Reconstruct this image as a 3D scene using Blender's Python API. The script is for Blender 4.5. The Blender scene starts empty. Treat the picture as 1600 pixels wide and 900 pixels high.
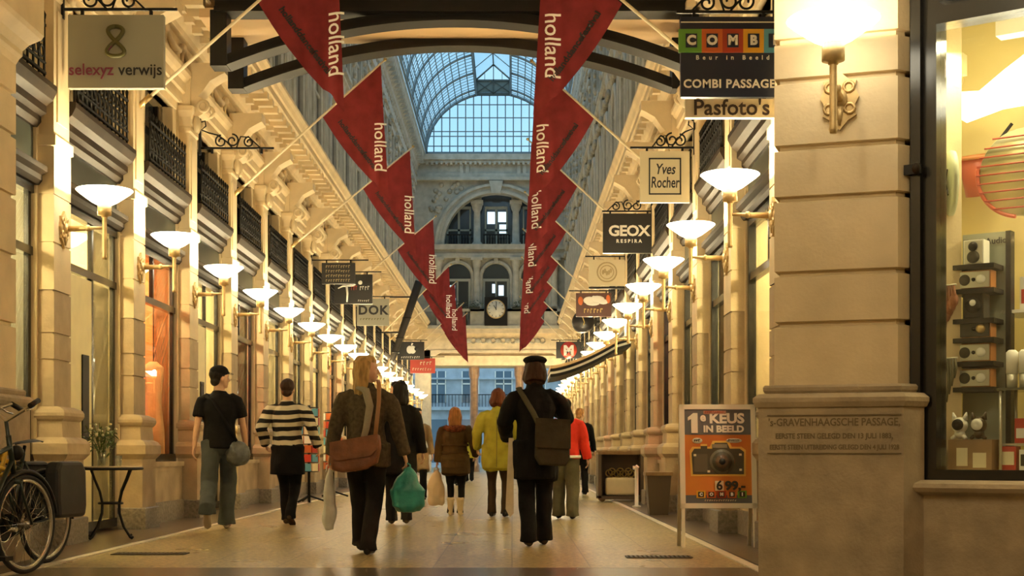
import bpy, bmesh, math, random
from mathutils import Vector, Matrix, noise

random.seed(7)
S = bpy.context.scene
COL = S.collection
PI = math.pi
F = 2180.0            # focal length in pixels of a 1600 px wide frame
EYE = 0.87            # camera height above the floor

# ------------------------------------------------------------------ camera
cam_d = bpy.data.cameras.new('camera')
cam = bpy.data.objects.new('camera', cam_d); COL.objects.link(cam)
cam.location = (0, 0, EYE); cam.rotation_euler = (PI/2, 0, 0)
cam_d.sensor_width = 36; cam_d.lens = 36*F/1600
cam_d.shift_y = (708-450)/1600
cam_d.clip_end = 300
S.camera = cam

# ------------------------------------------------------------------ sky and exposure
w = bpy.data.worlds.new('world'); S.world = w; w.use_nodes = True
nt = w.node_tree; nt.nodes.clear()
bg = nt.nodes.new('ShaderNodeBackground'); out = nt.nodes.new('ShaderNodeOutputWorld')
tc = nt.nodes.new('ShaderNodeTexCoord'); nz = nt.nodes.new('ShaderNodeTexNoise'); cr = nt.nodes.new('ShaderNodeValToRGB')
nz.inputs['Scale'].default_value = 2.5; nz.inputs['Detail'].default_value = 4
cr.color_ramp.elements[0].position = .35; cr.color_ramp.elements[0].color = (.26, .48, .64, 1)
cr.color_ramp.elements[1].position = .7; cr.color_ramp.elements[1].color = (.55, .76, .88, 1)
nt.links.new(tc.outputs['Generated'], nz.inputs['Vector']); nt.links.new(nz.outputs['Fac'], cr.inputs['Fac'])
nt.links.new(cr.outputs['Color'], bg.inputs['Color']); nt.links.new(bg.outputs['Background'], out.inputs['Surface'])
bg.inputs['Strength'].default_value = .72
S.view_settings.view_transform = 'Standard'; S.view_settings.look = 'None'
S.view_settings.gamma = 1; S.view_settings.use_curve_mapping = False
S.view_settings.exposure = 1.3
LAMP_W = 42.0; LAMP_COL = (1.0, .80, .44)
SHOP_W = 55.0; SHOP_COL = (1.0, .80, .42)

# ------------------------------------------------------------------ helpers
WS = bpy.data.scenes.new('workshop')      # meshes are evaluated here, one at a time; removed at the end
def wdg():
    with bpy.context.temp_override(scene=WS, view_layer=WS.view_layers[0]):
        d = bpy.context.evaluated_depsgraph_get(); d.update(); return d
def W(px, py, Y):
    return Vector(((px-800)*Y/F, Y, EYE+(708-py)*Y/F))

def link(name, data, parent=None):
    o = bpy.data.objects.new(name, data); COL.objects.link(o)
    if parent is not None: o.parent = parent
    return o

def tag(o, label=None, cat=None, group=None, kind=None):
    if label: o['label'] = label
    if cat: o['category'] = cat
    if group: o['group'] = group
    if kind: o['kind'] = kind
    return o

def empty(name, loc=(0, 0, 0), rz=0.0, label=None, cat=None, group=None, kind=None):
    o = link(name, None); o.location = loc; o.rotation_euler = (0, 0, rz); o.empty_display_size = .1
    return tag(o, label, cat, group, kind)

def copy_tree(o, parent=None):
    c = o.copy(); COL.objects.link(c)
    if parent is not None: c.parent = parent
    for ch in list(o.children): copy_tree(ch, c)
    return c

ORD = ('first second third fourth fifth sixth seventh eighth ninth tenth eleventh twelfth thirteenth fourteenth '
       'fifteenth sixteenth seventeenth eighteenth nineteenth twentieth').split()

class MB:
    """collects pieces of one mesh"""
    def __init__(s): s.v = []; s.f = []; s.m = []; s.sm = []; s.M = None; s.mi = 0
    def _v(s, pts):
        b = len(s.v)
        for p in pts:
            p = Vector(p)
            s.v.append(s.M @ p if s.M is not None else p)
        return b
    def _f(s, idx, smooth=False): s.f.append(tuple(idx)); s.m.append(s.mi); s.sm.append(smooth)
    def poly(s, pts, smooth=False):
        b = s._v(pts); s._f(range(b, b+len(pts)), smooth)
    def box(s, x0, x1, y0, y1, z0, z1):
        if x0 > x1: x0, x1 = x1, x0
        if y0 > y1: y0, y1 = y1, y0
        if z0 > z1: z0, z1 = z1, z0
        b = s._v([(x0,y0,z0),(x1,y0,z0),(x1,y1,z0),(x0,y1,z0),(x0,y0,z1),(x1,y0,z1),(x1,y1,z1),(x0,y1,z1)])
        for q in ((3,2,1,0),(4,5,6,7),(0,1,5,4),(1,2,6,5),(2,3,7,6),(3,0,4,7)): s._f([b+i for i in q])
    def rings(s, rs, closed=True, caps=True, smooth=True):
        n = len(rs[0]); b = s._v([p for r in rs for p in r])
        for k in range(len(rs)-1):
            for i in range(n if closed else n-1):
                j = (i+1) % n
                s._f((b+k*n+i, b+k*n+j, b+(k+1)*n+j, b+(k+1)*n+i), smooth)
        if caps and closed:
            s._f([b+i for i in reversed(range(n))]); s._f([b+(len(rs)-1)*n+i for i in range(n)])
    def tube(s, pts, rad, seg=8, ref=None, caps=True, smooth=True):
        pts = [Vector(p) for p in pts]; n = len(pts)
        if not isinstance(rad, (list, tuple)): rad = [rad]*n
        rs = []; u = None
        for i, p in enumerate(pts):
            d = (pts[min(i+1, n-1)]-pts[max(i-1, 0)])
            if d.length < 1e-9: d = Vector((0, 0, 1))
            d.normalize()
            r0 = Vector(ref) if ref is not None else (u if u is not None else (Vector((1, 0, 0)) if abs(d.x) < .9 else Vector((0, 1, 0))))
            u = r0 - d*r0.dot(d)
            if u.length < 1e-6: u = d.orthogonal()
            u.normalize(); vv = d.cross(u)
            r = rad[i]; rx, ry = (r if isinstance(r, (list, tuple)) else (r, r))
            rs.append([p+u*(rx*math.cos(2*PI*k/seg))+vv*(ry*math.sin(2*PI*k/seg)) for k in range(seg)])
        s.rings(rs, True, caps, smooth)
    def lathe(s, prof, c=(0, 0, 0), seg=20, a0=0, a1=2*PI, smooth=True, caps=False):
        c = Vector(c); full = abs(a1-a0-2*PI) < 1e-6
        n = seg if full else seg+1
        rs = [[c+Vector((r*math.cos(a0+(a1-a0)*k/seg), r*math.sin(a0+(a1-a0)*k/seg), z)) for k in range(n)] for r, z in prof]
        s.rings(rs, full, caps and full, smooth)
    def ell(s, c, r, seg=14, rg=9):
        c = Vector(c); rs = []
        for i in range(rg+1):
            t = -PI/2+PI*(i+.02)/(rg+.04); rs.append([c+Vector((r[0]*math.cos(t)*math.cos(2*PI*k/seg), r[1]*math.cos(t)*math.sin(2*PI*k/seg), r[2]*math.sin(t))) for k in range(seg)])
        s.rings(rs)
    def prism(s, poly, y0, y1, plane='xz', smooth=False):
        def P(a, b, c): return {'xz': (a, c, b), 'xy': (a, b, c), 'yz': (c, a, b)}[plane]
        s.rings([[P(a, b, y0) for a, b in poly], [P(a, b, y1) for a, b in poly]], True, True, smooth)
    def sweep(s, prof, y0, y1):   # profile (x, z) swept along y
        s.prism(prof, y0, y1, 'xz')
    def rect(s, levels, x0=0.0):  # stacked rectangles: (z, half width along y, x front)
        s.rings([[(x0, -h, z), (x1, -h, z), (x1, h, z), (x0, h, z)] for z, h, x1 in levels], True, True, False)
    def torus(s, c, R, r, axis='y', seg=28, sub=6, a0=0, a1=2*PI):
        pts = []
        for k in range(seg+1):
            a = a0+(a1-a0)*k/seg; ca, sa = R*math.cos(a), R*math.sin(a)
            pts.append(Vector(c)+Vector({'y': (ca, 0, sa), 'x': (0, ca, sa), 'z': (ca, sa, 0)}[axis]))
        s.tube(pts, r, sub, ref={'y': (0, 1, 0), 'x': (1, 0, 0), 'z': (0, 0, 1)}[axis], caps=abs(a1-a0) < 6.28)
    def mesh(s, name):
        me = bpy.data.meshes.new(name)
        me.from_pydata([tuple(v) for v in s.v], [], s.f)
        for p, m, sm in zip(me.polygons, s.m, s.sm): p.material_index = m; p.use_smooth = sm
        bm = bmesh.new(); bm.from_mesh(me); bmesh.ops.recalc_face_normals(bm, faces=bm.faces); bm.to_mesh(me); bm.free()
        me.update(); return me
    def build(s, name, mats, parent=None, **k):
        me = s.mesh(name)
        for m in (mats if isinstance(mats, (list, tuple)) else [mats]): me.materials.append(m)
        o = link(name, me, parent); tag(o, **k); return o

def remeshed(mb, name, mats, parent, voxel=.01, smooth=2, wob=0.0, wscale=9.0, **k):
    me = mb.mesh(name); o = bpy.data.objects.new(name+'_tmp', me); WS.collection.objects.link(o)
    m = o.modifiers.new('r', 'REMESH'); m.mode = 'VOXEL'; m.voxel_size = voxel
    if smooth:
        q = o.modifiers.new('s', 'SMOOTH'); q.iterations = smooth; q.factor = .5
    dg = wdg()
    nm = bpy.data.meshes.new_from_object(o.evaluated_get(dg))
    bpy.data.objects.remove(o); bpy.data.meshes.remove(me)
    if wob:
        nr = [v.normal.copy() for v in nm.vertices]; co = []
        for v, q in zip(nm.vertices, nr):
            c = v.co; co.extend(c+q*(noise.noise(Vector((c.x*wscale, c.y*wscale, c.z*wscale*.6)))*wob))
        nm.vertices.foreach_set('co', co); nm.update()
    nm.name = name; nm.materials.clear()
    for p in nm.polygons: p.use_smooth = True; p.material_index = 0
    nm.materials.append(mats)
    r = link(name, nm, parent); tag(r, **k); return r

def text(s, size, m, parent=None, loc=(0, 0, 0), rot=(PI/2, 0, 0), align='CENTER', bold=0.0, ext=.002, sx=1.0, shear=0.0, spacing=1.0, name='lettering', warp=None):
    cu = bpy.data.curves.new('t', 'FONT'); cu.body = s; cu.size = size; cu.align_x = align; cu.align_y = 'CENTER'
    cu.extrude = ext; cu.offset = bold; cu.shear = shear; cu.space_character = spacing; cu.resolution_u = 3
    o = bpy.data.objects.new('t', cu); WS.collection.objects.link(o); dg = wdg()
    me = bpy.data.meshes.new_from_object(o.evaluated_get(dg)); bpy.data.objects.remove(o); bpy.data.curves.remove(cu)
    me.name = name; me.materials.clear(); me.materials.append(m)
    R = Matrix.Translation(loc) @ (rot if isinstance(rot, Matrix) else Vector((0,0,0)).to_track_quat('Z','Y').to_matrix().to_4x4()) if isinstance(rot, Matrix) else None
    if R is None:
        from mathutils import Euler
        R = Matrix.Translation(loc) @ Euler(rot).to_matrix().to_4x4()
    if warp:
        bm = bmesh.new(); bm.from_mesh(me); bmesh.ops.triangulate(bm, faces=bm.faces)
        for _ in range(3):
            es = [e for e in bm.edges if e.calc_length() > .05]
            if not es: break
            bmesh.ops.subdivide_edges(bm, edges=es, cuts=1); bmesh.ops.triangulate(bm, faces=bm.faces)
        bm.to_mesh(me); bm.free()
    for v in me.vertices:
        c = R @ Vector((v.co.x*sx, v.co.y, v.co.z)); v.co = warp(c) if warp else c
    me.update()
    return link(name, me, parent)

def marks(w_, hh, m, parent, loc, n=8, seed=1, d=.003):
    """a line of print too small to read"""
    rg = random.Random(seed); mb = MB(); x = -w_/2; st = w_/n
    for k in range(n):
        a = st*rg.uniform(.45, .8); z0 = -hh*rg.uniform(.3, .5); z1 = hh*rg.uniform(.3, .6)
        mb.box(loc[0]+x, loc[0]+x+a*.35, loc[1]-d, loc[1]+d, loc[2]+z0, loc[2]+z1); mb.box(loc[0]+x, loc[0]+x+a, loc[1]-d, loc[1]+d, loc[2]+z1-hh*.25, loc[2]+z1); x += st
    return mb.build('small_print', m, parent)
def area(name, loc, rot, size, power, col, parent=None, sy=None):
    l = bpy.data.lights.new(name, 'AREA'); l.energy = power; l.color = col; l.size = size
    if sy: l.shape = 'RECTANGLE'; l.size_y = sy
    o = link(name, l, parent); o.location = loc; o.rotation_euler = rot; return o

def point(name, loc, power, col, r=.1, parent=None):
    l = bpy.data.lights.new(name, 'POINT'); l.energy = power; l.color = col; l.shadow_soft_size = r
    o = link(name, l, parent); o.location = loc; return o

# ------------------------------------------------------------------ materials
def mat(name, col, rough=.6, metal=0.0, var=.0, scale=6.0, bump=0.0, bscale=None, emit=None, es=0.0, spec=.5, col2=None, detail=5, coat=0.0, stretch=None):
    m = bpy.data.materials.new(name); m.use_nodes = True
    t = m.node_tree; b = t.nodes['Principled BSDF']
    b.inputs['Roughness'].default_value = rough; b.inputs['Metallic'].default_value = metal
    b.inputs['Specular IOR Level'].default_value = spec; b.inputs['Base Color'].default_value = (*col, 1)
    b.inputs['Coat Weight'].default_value = coat
    need = var or bump or col2
    if need:
        c = t.nodes.new('ShaderNodeTexCoord'); mp = t.nodes.new('ShaderNodeMapping')
        if stretch: mp.inputs['Scale'].default_value = stretch
        t.links.new(c.outputs['Object'], mp.inputs['Vector'])
    if var or col2:
        n = t.nodes.new('ShaderNodeTexNoise'); n.inputs['Scale'].default_value = scale; n.inputs['Detail'].default_value = detail
        t.links.new(mp.outputs['Vector'], n.inputs['Vector'])
        r = t.nodes.new('ShaderNodeValToRGB'); r.color_ramp.elements[0].position = .3; r.color_ramp.elements[1].position = .7
        a = col2 if col2 else tuple(x*(1-var) for x in col); z = col if col2 else tuple(min(1, x*(1+var)) for x in col)
        r.color_ramp.elements[0].color = (*a, 1); r.color_ramp.elements[1].color = (*z, 1)
        t.links.new(n.outputs['Fac'], r.inputs['Fac']); t.links.new(r.outputs['Color'], b.inputs['Base Color'])
    if bump:
        n2 = t.nodes.new('ShaderNodeTexNoise'); n2.inputs['Scale'].default_value = bscale or scale*3; n2.inputs['Detail'].default_value = 6
        t.links.new(mp.outputs['Vector'], n2.inputs['Vector'])
        bp = t.nodes.new('ShaderNodeBump'); bp.inputs['Strength'].default_value = bump; bp.inputs['Distance'].default_value = .02
        t.links.new(n2.outputs['Fac'], bp.inputs['Height']); t.links.new(bp.outputs['Normal'], b.inputs['Normal'])
    if emit:
        b.inputs['Emission Color'].default_value = (*emit, 1); b.inputs['Emission Strength'].default_value = es
    return m

def glass(name, tint=(1, 1, 1), refl=.08, rough=.0):
    m = bpy.data.materials.new(name); m.use_nodes = True; t = m.node_tree; t.nodes.clear()
    o = t.nodes.new('ShaderNodeOutputMaterial'); mx = t.nodes.new('ShaderNodeMixShader')
    tr = t.nodes.new('ShaderNodeBsdfTransparent'); gl = t.nodes.new('ShaderNodeBsdfGlossy'); fr = t.nodes.new('ShaderNodeLayerWeight')
    fr.inputs['Blend'].default_value = .5
    pw = t.nodes.new('ShaderNodeMath'); pw.operation = 'POWER'; pw.inputs[1].default_value = 5; ma = t.nodes.new('ShaderNodeMath'); ma.operation = 'MULTIPLY_ADD'; ma.inputs[1].default_value = .55; ma.inputs[2].default_value = refl
    t.links.new(fr.outputs['Facing'], pw.inputs[0]); t.links.new(pw.outputs[0], ma.inputs[0])
    tr.inputs['Color'].default_value = (*tint, 1); gl.inputs['Roughness'].default_value = rough
    t.links.new(ma.outputs[0], mx.inputs['Fac']); t.links.new(tr.outputs[0], mx.inputs[1]); t.links.new(gl.outputs[0], mx.inputs[2])
    t.links.new(mx.outputs[0], o.inputs['Surface']); return m

STONE = mat('cream stone', (.66, .53, .33), .7, var=.12, scale=2.5, bump=.12, bscale=40)
STONE2 = mat('buff sandstone', (.42, .32, .20), .75, var=.2, scale=3, bump=.2, bscale=30)
PLINTHM = mat('worn brown sandstone', (.36, .28, .18), .75, var=.22, scale=5, bump=.25, bscale=45)
GRANITE = mat('grey granite', (.22, .19, .15), .5, var=.4, scale=30, bump=.1)
GREYST = mat('grey ornamented stone', (.50, .49, .43), .8, col2=(.35, .34, .29), scale=3.5, bump=.25, bscale=7)
ORNAM = mat('carved relief stone', (.50, .47, .40), .8, col2=(.24, .22, .16), scale=5, bump=1.0, bscale=9)
FRIEZE = mat('carved cream frieze', (.66, .54, .36), .75, var=.15, scale=4, bump=.9, bscale=9)
SOFFIT = mat('cream painted deck', (.72, .50, .27), .7, var=.05, scale=2)
BLACK = mat('black painted iron', (.008, .007, .006), .5, spec=.25)
BLACKM = mat('black lacquer frame', (.012, .011, .010), .25)
DARKWOOD = mat('dark brown moulding', (.018, .011, .005), .55, var=.3, scale=8, spec=.12)
DARKPANEL = mat('dark green fascia panel', (.03, .036, .03), .3, var=.2, scale=4)
BROWNCOL = mat('brown marble column', (.26, .15, .08), .35, var=.3, scale=5)
BRASS = mat('dull brass', (.55, .40, .18), .35, .8, var=.1)
GLASS = glass('shop window glass', (.97, .98, .96), .04)
SKYGLASS = glass('roof glass', (.88, .96, 1.0), .03, .3)
DARKGLASS = mat('dim window glass', (.03, .035, .04), .08, spec=.8)
BOWL = mat('glowing white glass bowl', (.95, .92, .85), .3, emit=(1, .90, .66), es=4.2)
WHITE = mat('white paint', (.85, .83, .76), .5)
BLACKT = mat('black ink', (.008, .008, .01), .5)
WHITET = mat('white lettering', (.85, .82, .75), .5)
CREAMT = mat('cream interior', (.78, .70, .48), .7, var=.05)
# ------------------------------------------------------------------ floor
def floor_mat():
    m = bpy.data.materials.new('polished terrazzo'); m.use_nodes = True; t = m.node_tree; b = t.nodes['Principled BSDF']
    c = t.nodes.new('ShaderNodeTexCoord')
    n = t.nodes.new('ShaderNodeTexNoise'); n.inputs['Scale'].default_value = 20; n.inputs['Detail'].default_value = 6; n.inputs['Roughness'].default_value = .75
    n2 = t.nodes.new('ShaderNodeTexNoise'); n2.inputs['Scale'].default_value = 1.3; n2.inputs['Detail'].default_value = 4
    br = t.nodes.new('ShaderNodeTexBrick'); br.offset = 0; br.inputs['Scale'].default_value = 1; br.inputs['Brick Width'].default_value = .6; br.inputs['Row Height'].default_value = .6
    br.inputs['Mortar Size'].default_value = .006; br.inputs['Color1'].default_value = (.50, .40, .20, 1); br.inputs['Color2'].default_value = (.44, .35, .18, 1); br.inputs['Mortar'].default_value = (.22, .17, .09, 1)
    for x in (n, n2, br): t.links.new(c.outputs['Object'], x.inputs['Vector'])
    r = t.nodes.new('ShaderNodeValToRGB'); r.color_ramp.elements[0].position = .42; r.color_ramp.elements[1].position = .58
    r.color_ramp.elements[0].color = (.30, .27, .23, 1); r.color_ramp.elements[1].color = (1.15, 1.15, 1.1, 1)
    t.links.new(n.outputs['Fac'], r.inputs['Fac'])
    mx = t.nodes.new('ShaderNodeMix'); mx.data_type = 'RGBA'; mx.blend_type = 'MULTIPLY'; mx.inputs['Factor'].default_value = .9
    t.links.new(br.outputs['Color'], mx.inputs['A']); t.links.new(r.outputs['Color'], mx.inputs['B'])
    t.links.new(mx.outputs['Result'], b.inputs['Base Color'])
    rr = t.nodes.new('ShaderNodeMapRange'); rr.inputs['To Min'].default_value = .24; rr.inputs['To Max'].default_value = .34
    t.links.new(n2.outputs['Fac'], rr.inputs['Value']); t.links.new(rr.outputs['Result'], b.inputs['Roughness'])
    bp = t.nodes.new('ShaderNodeBump'); bp.inputs['Strength'].default_value = .12; bp.inputs['Distance'].default_value = .01
    t.links.new(n.outputs['Fac'], bp.inputs['Height']); t.links.new(bp.outputs['Normal'], b.inputs['Normal'])
    b.inputs['Specular IOR Level'].default_value = .6
    return m
FLOORM = floor_mat()
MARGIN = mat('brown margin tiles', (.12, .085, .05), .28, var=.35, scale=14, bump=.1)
KERBM = mat('pale kerb strip', (.62, .56, .44), .4, var=.15, scale=12)
KL, KR = -3.57, 1.81
ZL, ZR = -4.45, 2.52            # wall planes
m = MB(); m.box(-14, 14, -7, 100, -.2, 0); m.build('floor', FLOORM, kind='structure')
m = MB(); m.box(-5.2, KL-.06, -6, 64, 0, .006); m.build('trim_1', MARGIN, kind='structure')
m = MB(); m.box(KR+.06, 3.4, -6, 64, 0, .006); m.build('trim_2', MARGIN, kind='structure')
m = MB(); m.box(KL-.06, KL+.02, -6, 64, 0, .012); m.build('trim_3', KERBM, kind='structure')
m = MB(); m.box(KR-.02, KR+.06, -6, 64, 0, .012); m.build('trim_4', KERBM, kind='structure')
m = MB(); m.box(KL+.02, KR-.02, 8.6, 10.55, 0, .004); m.build('trim_5', mat('dark threshold tiles', (.13, .10, .06), .22, var=.3, scale=20, bump=.1), kind='structure')
EDGEM = mat('black kerb groove', (.03, .025, .02), .4)
m = MB(); m.box(KL-.09, KL-.06, -6, 64, 0, .009); m.build('trim_6', EDGEM, kind='structure')
m = MB(); m.box(KR+.06, KR+.09, -6, 64, 0, .009); m.build('trim_7', EDGEM, kind='structure')

# ------------------------------------------------------------------ arcade walls
NL, NR = 18, 19
BAY = 2.76
YL = [13.35+BAY*k for k in range(NL)]
YR = [12.60+BAY*k for k in range(NR)]
wall_left = empty('wall_left', (ZL, 0, 0), 0, kind='structure')
wall_right = empty('wall_right', (ZR, 0, 0), PI, kind='structure')

def pilaster_mesh():
    m = MB()
    m.mi = 2; m.rect([(0, .32, .30), (.24, .32, .30), (.25, .31, .29)], -.02)
    m.mi = 1
    m.rect([(.25, .295, .26), (.80, .295, .26), (.82, .31, .28), (.86, .345, .31), (.96, .345, .31), (1.0, .31, .28), (1.02, .28, .24),
            (1.17, .27, .23), (1.19, .295, .25), (1.22, .31, .265), (1.25, .31, .265), (1.28, .295, .25), (1.31, .255, .18)], -.02)
    lv = [(1.31, .25, .15)]
    for z in (1.75, 2.0, 2.4): lv += [(z-.012, .25, .15), (z-.012, .238, .135), (z+.008, .238, .135), (z+.008, .25, .15)]
    m.rect(lv, -.02)
    m.mi = 0
    lv = [(2.408, .25, .15)]
    for z in (2.85, 3.3): lv += [(z-.01, .25, .15), (z-.01, .24, .138), (z+.008, .24, .138), (z+.008, .25, .15)]
    lv += [(3.75, .25, .15), (3.76, .27, .17), (3.86, .27, .17), (3.87, .23, .14), (5.15, .23, .14), (5.17, .25, .16), (5.22, .25, .16), (5.24, .24, .15), (5.36, .26, .17), (5.44, .29, .2), (5.5, .29, .2), (5.52, .24, .15), (5.95, .24, .15)]
    m.rect(lv, -.02)
    for z0, z1 in ((4.0, 5.05),):       # raised panel on the upper shaft
        m.box(.14, .155, -.15, .15, z0, z1)
    m.mi = 0; m.box(-.32, 0, -.30, .30, 0, 5.6)
    # scrolled console under the cornice
    pr = []
    for k in range(13):
        a = -PI/2+PI*k/12*1.0
        pr.append((.24+.10*math.cos(a), 5.52+.13*math.sin(a)))
    pr += [(.30, 5.72), (.40, 5.86), (.52, 5.93), (.60, 5.97), (.60, 6.10), (.1, 6.10), (.1, 5.40)]
    m.prism(pr, -.17, .17, 'xz')
    m.torus((.31, -.175, 5.52), .07, .025, 'y', 14, 5); m.torus((.31, .175, 5.52), .07, .025, 'y', 14, 5)
    # leaf drop on the capital
    for dy in (-.12, 0, .12): m.ell((.21, dy, 5.3), (.045, .05, .13), 8, 6)
    return m.mesh('pilaster')
PM = pilaster_mesh()
for q in (STONE, STONE2, GRANITE): PM.materials.append(q)
for root, ys, sg in ((wall_left, YL, 1), (wall_right, YR, -1)):
    for y in ys:
        o = link('pilaster', PM, root); o.location = (0, sg*y, 0)

def entablature(root, y0, y1, cp, sg):
    """architrave, frieze and cornice along the wall, with its own length"""
    m = MB()
    m.sweep([(-.3, 5.55), (.06, 5.55), (.06, 5.66), (.09, 5.68), (.09, 5.80), (.13, 5.84), (.16, 5.90), (.16, 5.96), (.05, 5.98), (.05, 6.34), (.12, 6.36), (.14, 6.42), (-.3, 6.42)], y0, y1)
    c = cp
    m.sweep([(-.3, 6.42), (.14, 6.42), (.22, 6.50), (.26, 6.58), (c-.12, 6.58), (c-.10, 6.60), (c-.10, 6.70), (c-.07, 6.72), (c-.04, 6.78), (c, 6.83), (c, 6.88), (.05, 6.95), (-.3, 6.95)], y0, y1)
    a, b = (y0, y1) if y0 < y1 else (y1, y0)
    y = a+.2
    while y < b-.1:                                 # modillions
        m.box(.24, c-.13, y-.07, y+.07, 6.47, 6.59); m.box(.24, .36, y-.06, y+.06, 6.40, 6.48)
        y += .46
    m.build('entablature', STONE, root)
    m = MB(); y = a+.3
    k = 0
    while y < b-.4:                                 # carved swags and rosettes of the frieze
        r = MB(); pts = [(.07+.03*math.sin(PI*i/8), y-.42+.84*i/8, 6.27-.17*math.sin(PI*i/8)) for i in range(9)]
        m.tube(pts, [.02+.035*math.sin(PI*i/8) for i in range(9)], 7)
        m.ell((.08, y-.46, 6.24), (.06, .07, .07), 8, 5); m.ell((.1, y, 6.08), (.05, .06, .05), 8, 5)
        m.tube([(.07, y-.46, 6.2), (.07, y-.46, 6.04)], [.04, .015], 6)
        y += BAY/3; k += 1
    m.build('frieze_carving', FRIEZE, root)
entablature(wall_left, 10.4, 64, .72, 1)
entablature(wall_right, -8.2, -64, .46, -1)

def upper_storey(root, ys, sg, top, yb):
    m = MB(); g = MB(); orn = MB(); fr = MB()
    e = 64*sg
    m.box(-.6, .02, yb*sg, e, 6.9, 14.7)
    for y in ys:
        y *= sg
        if abs(y) < 20.5: continue
        m.M = g.M = orn.M = fr.M = Matrix.Translation((0, y, 0))
        m.rect([(7.0, .42, .16), (7.5, .42, .16), (7.55, .36, .10), (9.9, .34, .09), (10.0, .42, .16), (10.25, .42, .18)], 0)
        for dy in (-.24, -.12, 0, .12, .24): m.box(.09, .115, dy-.03, dy+.03, 7.7, 9.6)
        m.rect([(10.3, .36, .12), (10.7, .36, .12), (10.75, .3, .08), (12.9, .3, .08), (13.0, .4, .16), (13.2, .4, .16)], 0)
        orn.box(.08, .10, -.22, .22, 10.9, 12.7)
        for i in range(7): orn.ell((.12, .10*math.sin(i*2.1), 11.0+.26*i), (.08, .13, .12), 8, 5)
        for i in range(4): orn.ell((.14, -.2+.13*i, 9.75), (.07, .08, .12), 8, 5)
        d = BAY/2*sg
        # window of the lower upper-storey: dark arched pane with moulded frame
        n = 10; hw = .55
        arc = [(d+hw*math.cos(PI*i/n), 9.0+hw*math.sin(PI*i/n)) for i in range(n+1)]
        g.prism([(d-hw, 7.6), (d+hw, 7.6)]+arc, .0, .035, 'yz')
        pts = [(.06, d+hw+.06, 7.5)]+[(.06, d+(hw+.07)*math.cos(PI*i/n), 9.0+(hw+.07)*math.sin(PI*i/n)) for i in range(n+1)]+[(.06, d-hw-.06, 7.5)]
        m.tube(pts, [(.07, .08)]*len(pts), 6, smooth=False)
        m.box(0, .18, d-.75, d+.75, 7.35, 7.5)
        for i in range(5): orn.ell((.10, d-.3+.15*i, 9.82+.1*math.sin(PI*i/4)), (.09, .1, .1), 8, 5)
        fr.box(.03, .06, d-.03, d+.03, 7.6, 9.5); fr.box(.03, .06, d-hw, d+hw, 8.95, 9.02)
        # square panel window above
        g.box(0, .03, d-.5, d+.5, 10.9, 12.5)
        fr.box(.03, .06, d-.03, d+.03, 10.9, 12.5); fr.box(.03, .06, d-.5, d+.5, 11.9, 11.96)
        for a, b in ((-.62, -.5), (.5, .62)): m.box(0, .12, d+a, d+b, 10.8, 12.65)
        m.box(0, .14, d-.62, d+.62, 12.5, 12.68); m.box(0, .2, d-.75, d+.75, 12.85, 12.95); m.box(0, .16, d-.65, d+.65, 10.75, 10.87)
        for i in range(3): orn.ell((.1, d-.22+.22*i, 12.77), (.07, .12, .08), 8, 5)
    m.M = g.M = orn.M = fr.M = None
    m.sweep([(0, 10.3), (.14, 10.3), (.2, 10.38), (.2, 10.44), (0, 10.5)], 20*sg, e)
    t = top
    m.sweep([(0, 13.2), (.08, 13.2), (.1, 13.4), (.08, 13.42), (.08, 13.8), (.14, 13.85), (.16, 14.0), (t-.06, 14.3), (t-.04, 14.42), (t, 14.46), (t, 14.58), (0, 14.7)], 20*sg, e)
    y = 20.6
    while y < 63.6:
        m.box(.08, t-.08, y*sg-.06, y*sg+.06, 14.05, 14.2); orn.ell((.09, (y+.2)*sg, 13.6), (.06, .16, .11), 8, 5); y += .55
    m.build('upper_wall', GREYST, root); orn.build('relief_carving', ORNAM, root)
    g.build('upper_windows', DARKGLASS, root); fr.build('upper_sashes', GREYST, root)
m = MB(); m.box(-.3, 0, -10.2, -8.75, 0, 6.9); m.build('return_wall', STONE, wall_right)
upper_storey(wall_left, YL, 1, .5, 9.6)
upper_storey(wall_right, YR, -1, .27, 8.2)

# ------------------------------------------------------------------ shopfronts, one per bay
INTER = [CREAMT, mat('orange display wall', (.72, .26, .07), .6, var=.2, scale=3), mat('red display wall', (.45, .04, .03), .5, var=.2, scale=3), mat('pale shop wall', (.85, .83, .70), .6)]
DOORM = mat('pale yellow door', (.75, .66, .36), .45, var=.05)
COUNTER = mat('dark display plinth', (.12, .09, .06), .5)

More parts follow.
